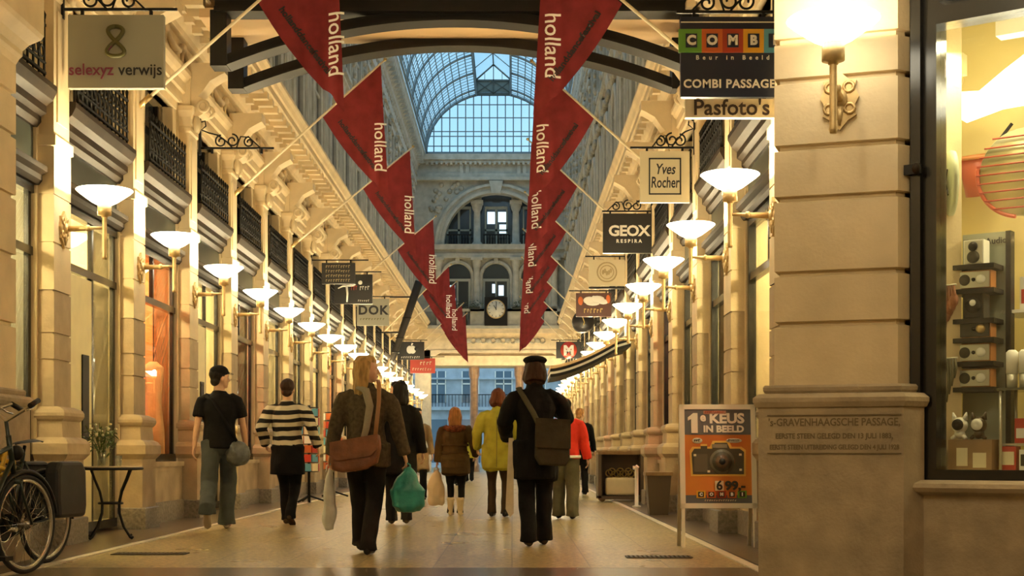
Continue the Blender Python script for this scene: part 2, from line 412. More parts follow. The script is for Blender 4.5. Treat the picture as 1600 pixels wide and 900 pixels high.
def shop_meshes():
    d = {}
    A, B = .30, BAY-.30
    m = MB()                                     # stone riser
    m.mi = 0; m.box(-.25, .06, A, B, .26, .70); m.box(-.25, .09, A, B, .70, .76); m.mi = 1; m.box(-.25, .09, A, B, 0, .26)
    d['stall_riser'] = m.mesh('stall_riser')
    for kind in ('window', 'door'):
        m = MB(); z0 = .76 if kind == 'window' else .04
        m.box(-.10, -.02, A, A+.09, z0, 3.4); m.box(-.095, -.05, B-.07, B, z0, 3.4)
        m.box(-.12, -.02, A, B, 3.3, 3.4); m.box(-.12, -.02, A, B, z0, z0+.1); m.box(-.11, -.03, A, B, 2.72, 2.80)
        if kind == 'window': m.box(-.095, -.045, BAY/2-.025, BAY/2+.025, 2.8, 3.3)
        else:
            m.box(-.095, -.045, 1.58, 1.63, z0, 3.4)
        d['frame_'+kind] = m.mesh('frame')
        g = MB(); g.box(-.076, -.070, A+.09, B-.09, z0+.1, 3.3); d['pane_'+kind] = g.mesh('glass_pane')
    m = MB()                                     # fascia with two mouldings
    m.mi = 0
    m.sweep([(-.25, 3.38), (.02, 3.38), (.05, 3.42), (.05, 3.47), (.10, 3.50), (.10, 3.55), (-.25, 3.58)], A-.02, B+.02)
    m.sweep([(-.25, 3.92), (.0, 3.92), (.04, 3.97), (.04, 4.02), (.09, 4.05), (.09, 4.12), (.15, 4.17), (.19, 4.25), (.19, 4.30), (-.25, 4.34)], A-.02, B+.02)
    m.mi = 1; m.box(-.25, -.03, A, B, 3.56, 3.94)
    d['fascia'] = m.mesh('fascia')
    m = MB()                                     # wall round the mezzanine window
    for a, b in ((A, .66), (2.10, B)): m.box(-.3, -.02, a, b, 4.3, 5.6)
    m.box(-.3, -.02, .66, 2.10, 5.38, 5.6)
    for a, b in ((.60, .70), (2.06, 2.16)): m.box(-.1, .03, a, b, 4.34, 5.45)
    m.box(-.1, .05, .56, 2.20, 5.38, 5.48); m.box(-.1, .09, .54, 2.22, 5.48, 5.53)
    d['mezzanine_surround'] = m.mesh('mezzanine_surround')
    m = MB(); m.mi = 0; m.box(-.24, -.22, .66, 2.10, 4.3, 5.4); m.mi = 1
    for y in (.66, 1.34, 2.04): m.box(-.22, -.16, y, y+.07, 4.3, 5.4)
    m.box(-.22, -.16, .66, 2.1, 5.0, 5.06)
    d['mezzanine_sash'] = m.mesh('mezzanine_sash')
    m = MB()                                     # interior: back, sides, floor, ceiling
    x0, x1, z0, z1 = -1.5, -.12, .05, 3.4
    m.poly([(x0, A, z0), (x0, B, z0), (x0, B, z1), (x0, A, z1)])
    for y in (A, B): m.poly([(x0, y, z0), (x1, y, z0), (x1, y, z1), (x0, y, z1)])
    m.poly([(x0, A, z1), (x1, A, z1), (x1, B, z1), (x0, B, z1)]); m.poly([(x0, A, z0), (x1, A, z0), (x1, B, z0), (x0, B, z0)])
    d['interior'] = m.mesh('interior')
    m = MB(); m.box(-1.3, -.35, .7, 2.0, .05, .8); m.box(-.9, -.55, 1.0, 1.5, .8, 1.5); m.box(-1.45, -1.3, .6, 2.1, 1.7, 1.74); m.box(-1.45, -1.3, .6, 2.1, 2.2, 2.24)
    d['display_plinth'] = m.mesh('display_plinth')
    m = MB(); m.mi = 0; m.box(-.11, -.04, .40, 1.55, .06, 2.7); m.mi = 1; m.box(-.038, -.025, 1.2, 1.42, 1.0, 1.9); m.box(-.038, -.01, .62, .66, 1.0, 1.12)
    d['door_leaf'] = m.mesh('door_leaf')
    m = MB()                                     # wrought iron grille
    x = .14
    m.box(x-.015, x+.015, .48, 2.28, 4.36, 4.385); m.box(x-.015, x+.015, .48, 2.28, 4.80, 4.825); m.box(x-.015, x+.015, .48, 2.28, 4.46, 4.475)
    for i in range(13):
        y = .5+.147*i; m.tube([(x, y, 4.34), (x, y, 4.88)], .012, 5); m.lathe([(.001, .08), (.02, .04), (.014, 0)], (x, y, 4.87), 6)
    for i in range(12):
        y = .573+.147*i; m.torus((x, y, 4.56), .055, .011, 'x', 12, 4); m.torus((x, y, 4.70), .05, .011, 'x', 12, 4)
    d['grille'] = m.mesh('balcony_grille')
    return d
SM = shop_meshes()
def setm(me, *ms):
    for q in ms: me.materials.append(q)
setm(SM['stall_riser'], STONE2, GRANITE); setm(SM['frame_window'], BLACKM); setm(SM['frame_door'], BLACKM)
setm(SM['pane_window'], GLASS); setm(SM['pane_door'], GLASS); setm(SM['fascia'], DARKWOOD, DARKPANEL); setm(SM['mezzanine_surround'], STONE)
setm(SM['mezzanine_sash'], DARKGLASS, BLACKM); setm(SM['display_plinth'], COUNTER); setm(SM['door_leaf'], DOORM, BLACK); setm(SM['grille'], BLACK)
IM = []
for q in INTER:
    me = SM['interior'].copy(); me.materials.append(q); IM.append(me)

def shopfront(n, X, Y, rz, kind, style, side, k):
    r = empty('window_%d' % n, (X, Y, 0), rz, kind='structure')
    P = lambda nm, me: link(nm, me, r)
    if kind == 'window': P('stall_riser', SM['stall_riser'])
    P('frame', SM['frame_'+kind]); P('glass_pane', SM['pane_'+kind]); P('fascia', SM['fascia'])
    P('mezzanine_surround', SM['mezzanine_surround']); P('mezzanine_sash', SM['mezzanine_sash']); P('interior', IM[style])
    if kind == 'door': P('door_leaf', SM['door_leaf'])
    else: P('display_plinth', SM['display_plinth'])
    point('shop_light', (-.75, BAY/2, 3.1), SHOP_W, SHOP_COL, .12, r)
    g = link('balcony_grille', SM['grille']); g.location = (X, Y, 0); g.rotation_euler = (0, 0, rz)
    where = 'over the %s shopfront along the %s wall' % (ORD[k], side)
    tag(g, 'black ironwork grille %s' % where, 'grille', 'ironwork grilles on the mezzanine')
left_style = {-1: ('window', 3), 0: ('door', 0), 1: ('window', 1), 2: ('door', 0), 3: ('window', 2)}
n = 1
for k in range(-1, NL-1):
    kd, st = left_style.get(k, ('window', (0, 3, 0, 1)[k % 4]))
    shopfront(n, ZL, YL[0]+BAY*k, 0, kd, st, 'left', k+1); n += 1
for k in range(-1, NR-1):
    shopfront(n, ZR, YR[0]+BAY*(k+1), PI, 'window', (0, 3, 0, 2)[k % 4], 'right', k+1); n += 1

# ------------------------------------------------------------------ entrance bridge of black iron arches
bridge = empty('bridge', (-.72, 0, 0), 0, kind='structure')
YA, YB = 17.5, 18.6
def arch_frame(y, nm):
    m = MB(); hw = 2.85; n = 28; zs, zc, th = 5.76, 6.32, .12
    def zz(x): return zs+(zc-zs)*(1-(x/hw)**2)
    top = []; bot = []
    for i in range(n+1):
        x = -hw+2*hw*i/n; bot.append((x, zz(x))); top.append((x, zz(x)+th))
    for i in range(n):
        m.prism([bot[i], bot[i+1], top[i+1], top[i]], y, y+.22)
        m.prism([(bot[i][0], bot[i][1]-.03), (bot[i+1][0], bot[i+1][1]-.03), bot[i+1], bot[i]], y-.05, y+.27)
    for s in (-1, 1): m.box(s*hw, s*(hw+.21), y-.04, y+.24, 5.72, 6.42)
    m.build(nm, BLACK, bridge)
arch_frame(YA, 'front_arch'); arch_frame(YB, 'rear_arch')
m = MB(); m.box(-3.0, 3.0, YA-.05, YA+.2, 6.40, 7.8); m.box(-3.0, 3.0, YA-.10, YA+.25, 6.385, 6.45); m.build('front_girder', BLACK, bridge)
m = MB(); m.box(-3.25, 3.1, YA+.2, YB+.25, 6.40, 6.52)
for x in (-1.8, 1.8): m.box(x-.02, x+.02, YA+.2, YB+.2, 6.388, 6.4)
m.build('deck', SOFFIT, bridge)
m = MB(); m.box(-3.0, 3.0, YB+.02, YB+.2, 6.5, 7.8); m.build('rear_girder', SOFFIT, bridge)

# ------------------------------------------------------------------ glazed barrel vault
vault = empty('ceiling', (-.85, 0, 14.62), 0, kind='structure')
VA, VB = 3.1, 2.78
def vp(a, k=1.0): return (VA*k*math.cos(a), VB*k*math.sin(a))
ac = math.acos(.80/VA)
g = MB(); n = 16
for lo, hi in ((0, ac), (PI-ac, PI)):
    r0 = [(*vp(lo+(hi-lo)*i/n)[:1], 21.5, vp(lo+(hi-lo)*i/n)[1]) for i in range(n+1)]
    r1 = [(p[0], 64, p[2]) for p in r0]
    g.rings([r0, r1], False, False, True)
g.build('vault_glazing', SKYGLASS, vault)
IRON = mat('slate grey iron bars', (.16, .20, .22), .6)
m = MB(); y = 21.6
while y < 64.1:
    for lo, hi in ((0, ac), (PI-ac, PI)):
        big = abs((y-21.6) % 2.76) < .01 or abs((y-21.6) % 2.76-2.76) < .01
        pts = [(vp(lo+(hi-lo)*i/12, .99)[0], y, vp(lo+(hi-lo)*i/12, .99)[1]) for i in range(13)]
        m.tube(pts, .05 if big else .014, 4)
    y += .46
for lo, hi in ((0, ac), (PI-ac, PI)):
    for i in range(13):
        a = lo+(hi-lo)*i/12; x, z = vp(a, .985); m.tube([(x, 21.5, z), (x, 64, z)], .045 if i in (0, 12) else .022, 4)
m.build('vault_bars', IRON, vault)
# raised lantern along the crown
zl = VB*math.sin(ac)
m = MB()
for s in (-1, 1):
    m.box(s*.80-.04, s*.80+.04, 21.5, 64, zl-.04, zl+.06); m.box(s*.80-.03, s*.80+.03, 21.5, 64, zl+.62, zl+.70)
    y = 22
    while y < 64: m.box(s*.80-.02, s*.80+.02, y-.02, y+.02, zl, zl+.65); y += .92
m.box(-.03, .03, 21.5, 64, zl+1.32, zl+1.38)
for i in range(1, 9):
    y = 22+i*5
    for s in (-1, 1): m.tube([(s*.8, y, zl+.68), (0, y, zl+1.34)], .02, 4)
for yy in (63.9,):
    m.box(-.84, .84, yy, yy+.08, zl-.06, zl+.06); m.box(-.84, .84, yy, yy+.08, zl+.60, zl+.68)
    for s in (-1, 1):
        m.tube([(s*.8, yy, zl+.66), (0, yy, zl+1.36)], .04, 5); m.box(s*.8-.04, s*.8+.04, yy, yy+.08, zl, zl+.66)
        m.tube([(s*.8, yy, zl+.05), (0, yy, zl+.6)], .022, 4); m.tube([(0, yy, zl+.05), (s*.8, yy, zl+.6)], .022, 4)
    m.box(-.02, .02, yy, yy+.06, zl, zl+1.34)
    for s in (-.4, .4): m.box(s-.012, s+.012, yy, yy+.05, zl+.66, zl+1.0)
m.build('lantern_frame', mat('dark green iron', (.045, .055, .05), .5), vault)
m = MB()
for s in (-1, 1):
    m.poly([(s*.8, 21.5, zl+.65), (s*.8, 64, zl+.65), (0, 64, zl+1.34), (0, 21.5, zl+1.34)]); m.poly([(s*.8, 21.5, zl), (s*.8, 64, zl), (s*.8, 64, zl+.65), (s*.8, 21.5, zl+.65)])
m.build('lantern_glazing', SKYGLASS, vault)
m = MB(); m.box(-.8, .8, 63.98, 64.06, zl, zl+.62); m.build('lantern_end_panel', mat('grey green panel', (.12, .15, .14), .6), vault)

# ------------------------------------------------------------------ far end wall
YE = 64.0
wall_end = empty('wall_end', (-.73, YE, 0), 0, kind='structure')
def ex(px): return (px-800)*YE/F+.73
def ez(py): return EYE+(708-py)*YE/F
m = MB(); fr = MB(); dk = MB(); gl = MB(); col = MB()
XW = 4.1
zb = ez(245)
# lunette bars
lu = MB(); n = 26
RX, RZ = VA, VB
for i in range(n):
    a0, a1 = PI*i/n, PI*(i+1)/n
    lu.tube([(-.12+RX*math.cos(a0), 0, 14.62+RZ*math.sin(a0)), (-.12+RX*math.cos(a1), 0, 14.62+RZ*math.sin(a1))], .07, 5)
for i in range(1, 17):
    x = -RX+2*RX*i/17; h = RZ*math.sqrt(max(0, 1-(x/RX)**2)); lu.box(-.12+x-.025, -.12+x+.025, -.04, .04, 14.6, 14.62+h)
for z in (14.95, 15.4, 15.62, 16.25, 16.85):
    h = RX*math.sqrt(1-((z-14.62)/RZ)**2); lu.box(-.12-h, -.12+h, -.03, .03, z-.018, z+.018)
lu.box(-3.3, 3.1, -.08, .08, 14.58, 14.68)
lu.build('lunette_bars', IRON, wall_end)
g = MB(); g.poly([(-.12+RX*math.cos(PI*i/30), .05, 14.62+RZ*math.sin(PI*i/30)) for i in range(31)]); g.build('lunette_glass', SKYGLASS, wall_end)
# entablature under the lunette
def course(z0, z1, d, x=XW): m.box(-x, x, -d, .5, z0, z1)
course(ez(243), 14.6, .05); course(ez(252), ez(243), .40); course(ez(256), ez(252), .3)
course(ez(272), ez(256), .10); course(ez(278), ez(272), .22); course(ez(283), ez(278), .30)
for i in range(30): m.box(-3.2+i*.22, -3.2+i*.22+.11, -.34, 0, ez(259), ez(254))
for px in (726, 815):
    for dx in (-.13, .13): m.box(ex(px)+dx-.08, ex(px)+dx+.08, -.2, 0, ez(272), ez(257))
# spandrels and big arch
R1, R2 = 2.38, 2.78; zc = ez(383); n = 30
ztop = ez(283)
for i in range(n):
    a0, a1 = PI*i/n, PI*(i+1)/n
    q = [(R1*math.cos(a), zc+R1*math.sin(a)) for a in (a0, a1)]
    m.prism([q[0], (q[0][0], ztop), (q[1][0], ztop), q[1]], 0, .5)
for s in (-1, 1): m.box(s*R1, s*XW, 0, .5, zc, ztop)
for (ra, rb, d) in ((R1, R1+.12, .18), (R1+.12, R1+.30, .10), (R1+.30, R2+.02, .22)):
    for i in range(n):
        a0, a1 = PI*i/n, PI*(i+1)/n
        m.prism([(ra*math.cos(a0), zc+ra*math.sin(a0)), (rb*math.cos(a0), zc+rb*math.sin(a0)), (rb*math.cos(a1), zc+rb*math.sin(a1)), (ra*math.cos(a1), zc+ra*math.sin(a1))], -d, .1)
m.prism([(-.2, zc+R1-.05), (.2, zc+R1-.05), (.32, zc+R2+.12), (-.32, zc+R2+.12)], -.34, .1)
orn = MB()
for s in (-1, 1):
    orn.box(s*3.25, s*2.2, -.06, 0, ztop-.95, ztop-.1) if False else None
    for i in range(26):
        a = random.uniform(.15, .42)*PI; rr = random.uniform(R2+.2, R2+1.1)
        x, z = rr*math.cos(a), zc+rr*math.sin(a)
        if x < 3.2 and z < ztop-.12: orn.ell((s*x, -.02, z), (.12, .06, .12), 8, 5)
orn.build('spandrel_carving', ORNAM, wall_end)
# recessed gallery behind the arch
dk.box(-2.5, 2.5, .9, 1.0, zc-.1, zc+2.6)
for px in (745, 806):
    col.M = Matrix.Translation((ex(px), .45, 0))
    col.lathe([(.24, zc), (.24, zc+.15), (.17, zc+.22), (.15, zc+1.6), (.22, zc+1.75), (.26, zc+1.95)], seg=14); col.box(-.28, .28, -.28, .28, zc+1.95, zc+2.1); col.box(-.2, .2, -.1, .5, zc+2.1, zc+2.6)
    col.M = None
for px0, px1 in ((757, 793), (697, 735), (817, 850)):
    x0, x1 = ex(px0), ex(px1)
    for a, b in ((x0, x0+.07), (x1-.07, x1), ((x0+x1)/2-.05, (x0+x1)/2+.05)): fr.box(a, b, .78, .9, zc, ez(322))
    fr.box(x0, x1, .78, .9, ez(322), ez(318)); fr.box(x0, x1, .78, .9, ez(357), ez(354))
for a, b, c, d in ((761, 773, 326, 345), (778, 791, 326, 342), (780, 791, 346, 360)): gl.box(ex(a), ex(b), .86, .9, ez(d), ez(c))
rl = MB()
for x0, x1 in ((ex(697), ex(738)), (ex(754), ex(797)), (ex(814), ex(855))):
    rl.box(x0, x1, .3, .36, zc+.50, zc+.56); rl.box(x0, x1, .3, .36, zc+.05, zc+.1)
    k = 0; x = x0+.06
    while x < x1: rl.tube([(x, .33, zc), (x, .33, zc+.52)], .02, 4); x += .13
rl.build('gallery_railing', BLACK, wall_end)
# storey with three arched windows
course(ez(391), ez(383), .35); course(ez(397), ez(391), .18); course(ez(404), ez(397), .28)
m.box(-XW, XW, 0, .5, ez(512), ez(404))
for px in (715, 775, 835):
    xc = ex(px); r = .60; zz = ez(433)
    dk.prism([(xc-r, ez(487)), (xc+r, ez(487))]+[(xc+r*math.cos(PI*i/14), zz+r*math.sin(PI*i/14)) for i in range(15)], -.02, .02)
    pts = [(xc+(r+.1)*math.cos(PI*i/14), -.05, zz+(r+.1)*math.sin(PI*i/14)) for i in range(15)]
    m.tube([(xc+r+.1, -.05, ez(487))]+pts+[(xc-r-.1, -.05, ez(487))], [(.1, .1)]*17, 6, smooth=False)
    m.box(xc-.1, xc+.1, -.2, 0, zz+r, zz+r+.28)
    fr.box(xc-r, xc+r, -.1, 0, ez(440), ez(436)); fr.box(xc-.04, xc+.04, -.08, 0, ez(487), ez(436))
    for s in (-1, 1): fr.box(xc+s*r, xc+s*(r-.1), -.08, 0, ez(487), ez(436))
for a, b, c, d in ((703, 711, 446, 463), (769, 774, 444, 458), (779, 787, 446, 462), (705, 712, 466, 478)): gl.box(ex(a), ex(b), -.05, -.01, ez(d), ez(c))
for px in (685, 745, 806, 866):
    x = ex(px); m.box(x-.22, x+.22, -.3, 0, ez(487), ez(480)); col.M = Matrix.Translation((x, -.18, 0)); col.lathe([(.22, ez(480)), (.17, ez(477)), (.15, ez(420)), (.2, ez(414)), (.23, ez(405))], seg=14); col.M = None
    m.box(x-.27, x+.27, -.4, 0, ez(408), ez(403))
course(ez(515), ez(510), .55)
for px0, px1 in ((683, 700), (735, 757), (793, 815), (850, 870)): m.box(ex(px0), ex(px1), -.45, 0, ez(512), ez(484))
m.box(-XW, XW, -.45, -.3, ez(488), ez(484))
rl = MB()
for px0, px1 in ((700, 735), (815, 850)):
    x = ex(px0)+.08
    while x < ex(px1): rl.lathe([(.05, ez(511)), (.07, ez(504)), (.035, ez(497)), (.05, ez(488))], (x, -.38, 0), 8); x += .19
rl.build('balusters', DARKPANEL, wall_end)
m.build('stonework', GREYST, wall_end); fr.build('gallery_sashes', mat('grey green joinery', (.30, .32, .28), .6), wall_end)
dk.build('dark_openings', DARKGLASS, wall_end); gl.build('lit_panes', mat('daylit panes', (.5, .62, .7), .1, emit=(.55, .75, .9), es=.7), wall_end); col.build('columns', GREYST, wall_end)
# warm lower part: carved frieze, segmental soffit, side piers
lo = MB(); lo.box(-XW, XW, -.5, .6, ez(522), ez(515)); lo.box(-XW, XW, -.25, .6, ez(548), ez(522))
lo.sweep([(-XW, 0), (XW, 0)], 0, .1) if False else None
pr = [(-3.6, ez(548)), (3.6, ez(548)), (3.6, ez(563)), (2.9, ez(563)), (2.75, ez(556)), (2.55, ez(552)), (-2.55, ez(552)), (-2.75, ez(556)), (-2.9, ez(563)), (-3.6, ez(563))]
lo.prism(pr, -.3, -.1)
lo.box(-XW, XW, -.1, 2.2, ez(571), ez(556)); lo.box(-XW, XW, .1, 2.2, ez(556), ez(545))
for s in (-1, 1): lo.box(s*3.0, s*3.7, -.3, .6, 0, ez(548))
lo.build('lower_frieze', FRIEZE, wall_end)
orn = MB()
for i in range(9):
    x = -1.7+.45*i; orn.ell((x, -.28, ez(533)), (.15, .07, .12), 8, 5); orn.torus((x+.22, -.27, ez(533)), .12, .03, 'y', 12, 5)
orn.build('frieze_rosettes', ORNAM, wall_end)
cl = MB()
for px in (740, 812):
    cl.M = Matrix.Translation((ex(px), .9, 0)); cl.lathe([(.26, 0), (.26, .3), (.2, .4), (.19, 4.3), (.25, 4.5), (.25, 4.9)], seg=16); cl.M = None
cl.build('marble_columns', BROWNCOL, wall_end)
point('soffit_light', (-2.2, -1.2, 4.4), 22, LAMP_COL, .1, wall_end); point('soffit_light', (0, -1.2, 4.4), 22, LAMP_COL, .1, wall_end); point('soffit_light', (2.0, -1.2, 4.4), 22, LAMP_COL, .1, wall_end)

# clock on the balustrade
r = empty('clock', W(775, 483, YE-.6), 0, 'round white clock in a black square frame on the far balcony', 'clock')
m = MB(); m.box(-.52, .52, 0, .14, -.75, .55); m.build('frame', BLACK, r)
m = MB(); m.M = Matrix.Rotation(PI/2, 4, 'X'); m.lathe([(.001, .03), (.4, .03), (.42, .0)], seg=28); m.build('dial', mat('clock dial', (.62, .6, .52), .5), r)
m = MB(); m.torus((0, -.02, 0), .41, .025, 'y', 28, 6); m.build('rim', BRASS, r)
m = MB()
for k in range(12):
    a = PI*k/6; m.M = Matrix.Translation((0, -.035, 0)) @ Matrix.Rotation(a, 4, 'Y'); m.box(-.012, .012, -.003, .003, .30, .37)
m.M = None; m.build('hour_marks', BLACK, r)
for nm, a, ln in (('hour_hand', -.55, .2), ('minute_hand', .05, .32)):
    m = MB(); m.M = Matrix.Rotation(a, 4, 'Y'); m.box(-.014, .014, -.045, -.04, -.04, ln); m.build(nm, BLACK, r)
PLANT = mat('dark green leaves', (.045, .075, .03), .6, var=.4, scale=20)
for i, px in enumerate((712, 741, 809, 838)):
    p = W(px, 482, YE-.66)
    m = MB()
    for k in range(90):
        a = random.uniform(0, 2*PI); q = Vector((random.gauss(0, .15), random.gauss(0, .05), abs(random.gauss(.12, .14)))); d = Vector((math.cos(a), math.sin(a), random.uniform(-.3, .6)))*.07; e = Vector((-d.y, d.x, .02)).normalized()*.035
        m.poly([q-d, q+e, q+d, q-e])
    r = empty('balcony_plant', p, 0, 'dark green trailing plant on the far balcony rail, %s from the left' % ORD[i], 'plant', 'plants on the far balcony')
    m.build('foliage', PLANT, r); m = MB(); m.box(-.25, .25, -.08, .08, -.03, .08); m.build('trough', DARKPANEL, r)

# ------------------------------------------------------------------ street building beyond the end opening
b = empty('building', (0, 84, 0), 0, 'blue grey stone building seen through the opening at the far end', 'building')
BST = mat('blue grey stone', (.42, .48, .54), .8, var=.15, scale=2)
m = MB(); m.box(-12, 12, 0, 4, 0, 16); m.box(-12, 12, -.35, 0, 3.45, 3.65); m.box(-12, 12, -.25, 0, 5.3, 5.4)
for i in range(12): x = -11.5+2*i; m.box(x-.25, x+.25, -.2, 0, 0, 3.45)
m.build('facade', BST, b)
BWIN = mat('bluish window glass', (.12, .18, .24), .1)
for i in range(11):
    x = -10.5+2*i
    m = MB(); m.box(x-.5, x+.5, -.02, .05, 3.9, 5.8); m.build('window', BWIN, b)
    if i not in (5,): m = MB(); m.box(x-.6, x+.6, -.02, .05, 0.3, 2.9); m.build('shop_window', BWIN, b)
for i in range(11):
    x = -10.5+2*i
    m = MB(); m.box(x-.03, x+.03, -.07, -.02, 3.9, 5.8); m.box(x-.5, x+.5, -.07, -.02, 5.0, 5.08)
    for q in (-.53, .47): m.box(x+q, x+q+.06, -.07, 0, 3.9, 5.8)
    m.build('window_bars', WHITE, b)
m = MB(); m.box(-12, 12, -.32, -.28, 4.35, 4.4)
for i in range(120): m.box(-12+.2*i, -11.97+.2*i, -.32, -.28, 3.65, 4.35)
m.build('balcony_rail', BLACK, b)
m = MB(); m.box(-1.65, -.75, -.12, -.02, .9, 2.3); m.build('lit_shop_window', mat('lit yellow shop window', (.8, .6, .25), .4, emit=(1, .7, .25), es=1.2), b)

# ------------------------------------------------------------------ hall shell around and behind the camera
m = MB(); m.box(-9, 9, -7, 21.3, 9.6, 9.9); m.box(-6, 5, 21.1, 21.35, 9.6, 18.5); m.build('ceiling_near', STONE, kind='structure')
m = MB(); m.box(-9, 9, -7.3, -7, 0, 9.6); m.build('wall_back', STONE, kind='structure')
m = MB(); m.box(-4.75, -4.45, -7, 10.5, 0, 9.6); m.build('wall_near_left', STONE, kind='structure')
m = MB(); m.box(8.7, 9.0, -7, 14, 0, 9.6); m.build('wall_near_right', STONE, kind='structure')
# ------------------------------------------------------------------ entrance piers
def pier(name, loc, rz, foot, zs, top, plinth_z, out=.10):
    """rusticated pier: footprint polygon (x right, y inward), grooves at zs"""
    r = empty(name, loc, rz, kind='structure')
    cx = sum(p[0] for p in foot)/len(foot); cy = sum(p[1] for p in foot)/len(foot)
    def off(d):
        n = len(foot); o = []
        for i in range(n):
            p0, p1, p2 = (Vector(foot[(i+k) % n]) for k in (-1, 0, 1))
            a = (p1-p0).normalized(); b = (p2-p1).normalized(); na = Vector((a.y, -a.x)); nb = Vector((b.y, -b.x))
            q = (na+nb); q = q/(1+na.dot(nb)) if q.length > 1e-6 else na
            o.append(p1+q*d)
        return o
    def ring(d, z): return [(p.x, p.y, z) for p in off(d)]
    m = MB(); lv = [(0, plinth_z)]
    for z in zs: lv += [(0, z-.022), (-.03, z-.012), (-.03, z+.014), (0, z+.018)]
    lv += [(0, top)]
    m.rings([ring(d, z) for d, z in lv], True, True, False); m.build('rusticated_shaft', STONE, r)
    m = MB(); p = plinth_z
    pr = [(.02, p+.03), (.05, p+.03), (.062, p+.015), (.06, p-.005), (.05, p-.02), (.085, p-.025), (.115, p-.05), (.115, p-.075), (.10, p-.105), (.07, p-.115)]
    m.rings([ring(d, z) for d, z in pr], True, True, False); m.build('base_moulding', PLINTHM, r)
    m = MB(); m.rings([ring(.085, z) for z in (0, p-.11)], True, True, False); m.build('plinth', PLINTHM, r)
    return r
PL = Vector((1.617, 8.6, 0)); PA = math.radians(-18.6)
foot = [(0, 0), (.735, 0), (.80, .07), (.80, .6), (0, .6)]
pier_r = pier('wall_pier_right', PL, PA, foot, [1.66, 1.97, 2.43, 2.745, 3.155, 3.40, 4.1, 4.6], 9.6, 1.255)
ENGR = mat('engraved letter brown', (.17, .125, .07), .9)
for s, z, sz, k in (("'s-GRAVENHAAGSCHE PASSAGE,", 1.055, .064, .84), ("EERSTE STEEN GELEGD DEN 13 JULI 1883,", .972, .044, .86), ("EERSTE STEEN UITBREIDING GELEGD DEN 4 JULI 1928", .905, .040, .80)):
    text(s, sz, ENGR, pier_r, (.365, -.0865, z), bold=.0012, ext=.001, sx=k, name='inscription')
m = MB(); m.box(-.03, .76, -.092, -.08, 1.095, 1.103); m.box(-.03, .76, -.092, -.08, .865, .872); m.build('inscription_border', ENGR, pier_r)
footl = [(0, 0), (0, 1.25), (-.6, 1.25), (-.6, 0)]
footl = [(-.6, 0), (0, 0), (0, .75), (-.6, .75)]
pier_l = pier('wall_pier_left', (-4.0, 10.5, 0), 0, footl, [1.9, 2.45, 2.93, 3.42, 3.75], 4.02, 1.35)
m = MB(); lv = [(.0, 4.0), (.02, 4.05), (.04, 4.08), (.04, 4.12), (.08, 4.18), (.16, 4.24), (.18, 4.27), (.18, 4.95), (0, 4.97), (0, 9.6)]
m.rings([[(-.6, -d, z), (d, -d, z), (d, .75+min(d, .14), z), (-.6, .75+min(d, .14), z)] for d, z in lv], True, True, False); m.build('capital', STONE, pier_l)

# ------------------------------------------------------------------ wall lamps
def lamp_meshes():
    o = .40; d = {}
    m = MB(); m.lathe([(.05, -.135), (.07, -.140), (.12, -.115), (.18, -.072), (.24, -.028), (.268, -.002), (.262, .004), (.235, -.02), (.18, -.06), (.12, -.10), (.05, -.12)], (o, 0, 0), 26); d['bowl'] = m.mesh('glass_bowl')
    m = MB(); m.lathe([(.001, -.26), (.03, -.26), (.03, -.245), (.066, -.24), (.066, -.14), (.03, -.135)], (o, 0, 0), 16); d['collar'] = m.mesh('collar')
    m = MB(); m.lathe([(.001, -.66), (.02, -.66), (.026, -.64), (.022, -.62), (.022, -.25)], (o, 0, 0), 10); d['stem'] = m.mesh('stem')
    m = MB(); m.tube([(o, 0, -.36), (.30, 0, -.36), (.25, 0, -.365), (.02, 0, -.37)], [.014, .016, .024, .03], 8); m.ell((.24, 0, -.362), (.03, .033, .033), 8, 6); d['arm'] = m.mesh('arm')
    m = MB()
    sh = [(0, -.56), (.05, -.50), (.10, -.47), (.085, -.42), (.115, -.36), (.09, -.30), (.10, -.26), (.05, -.25), (.0, -.20)]
    sh = sh+[(-a, b) for a, b in reversed(sh[1:-1])]
    m.prism(sh, 0.0, .022, 'yz'); m.ell((.03, 0, -.37), (.035, .05, .06), 10, 6)
    for s in (-1, 1): m.torus((.025, s*.055, -.30), .03, .011, 'x', 10, 4); m.torus((.025, s*.06, -.43), .03, .011, 'x', 10, 4)
    m.tube([(.025, 0, -.42), (.025, 0, -.53)], [.03, .008], 6); d['plate'] = m.mesh('wall_plate')
    return d
LM = lamp_meshes()
GILT = mat('gilded bronze', (.58, .42, .20), .4, .5, var=.15, scale=20)
setm(LM['bowl'], BOWL); setm(LM['collar'], GILT); setm(LM['stem'], GILT); setm(LM['arm'], GILT); setm(LM['plate'], GILT)
def wall_lamp(loc, rz, label, group='bowl wall lamps', watts=None):
    r = empty('wall_lamp', loc, rz, label, 'lamp', group)
    for nm, k in (('glass_bowl', 'bowl'), ('collar', 'collar'), ('stem', 'stem'), ('arm', 'arm'), ('wall_plate', 'plate')): link(nm, LM[k], r)
    point('lamp_light', (.40, 0, -.005), watts or LAMP_W, LAMP_COL, .05, r)
    return r
ZRIM = 3.385
for i, y in enumerate(YL): wall_lamp((ZL+.151, y, ZRIM), 0, 'white glass bowl lamp on the %s pilaster along the left wall' % ORD[i])
for i, y in enumerate(YR):
    wall_lamp((ZR-.151, y, ZRIM), PI, 'white glass bowl lamp on the %s pilaster along the right wall%s' % (ORD[i], ', hidden behind the pier' if False else ''))
dd = Vector((math.cos(PA), math.sin(PA), 0)); nn = Vector((math.sin(PA), -math.cos(PA), 0))
pt = PL+dd*.395+nn*.002; pt.z = ZRIM+.0
wall_lamp(pt, math.atan2(nn.y, nn.x), 'large white glass bowl lamp on the inscribed stone pier', 'bowl wall lamps', 15)

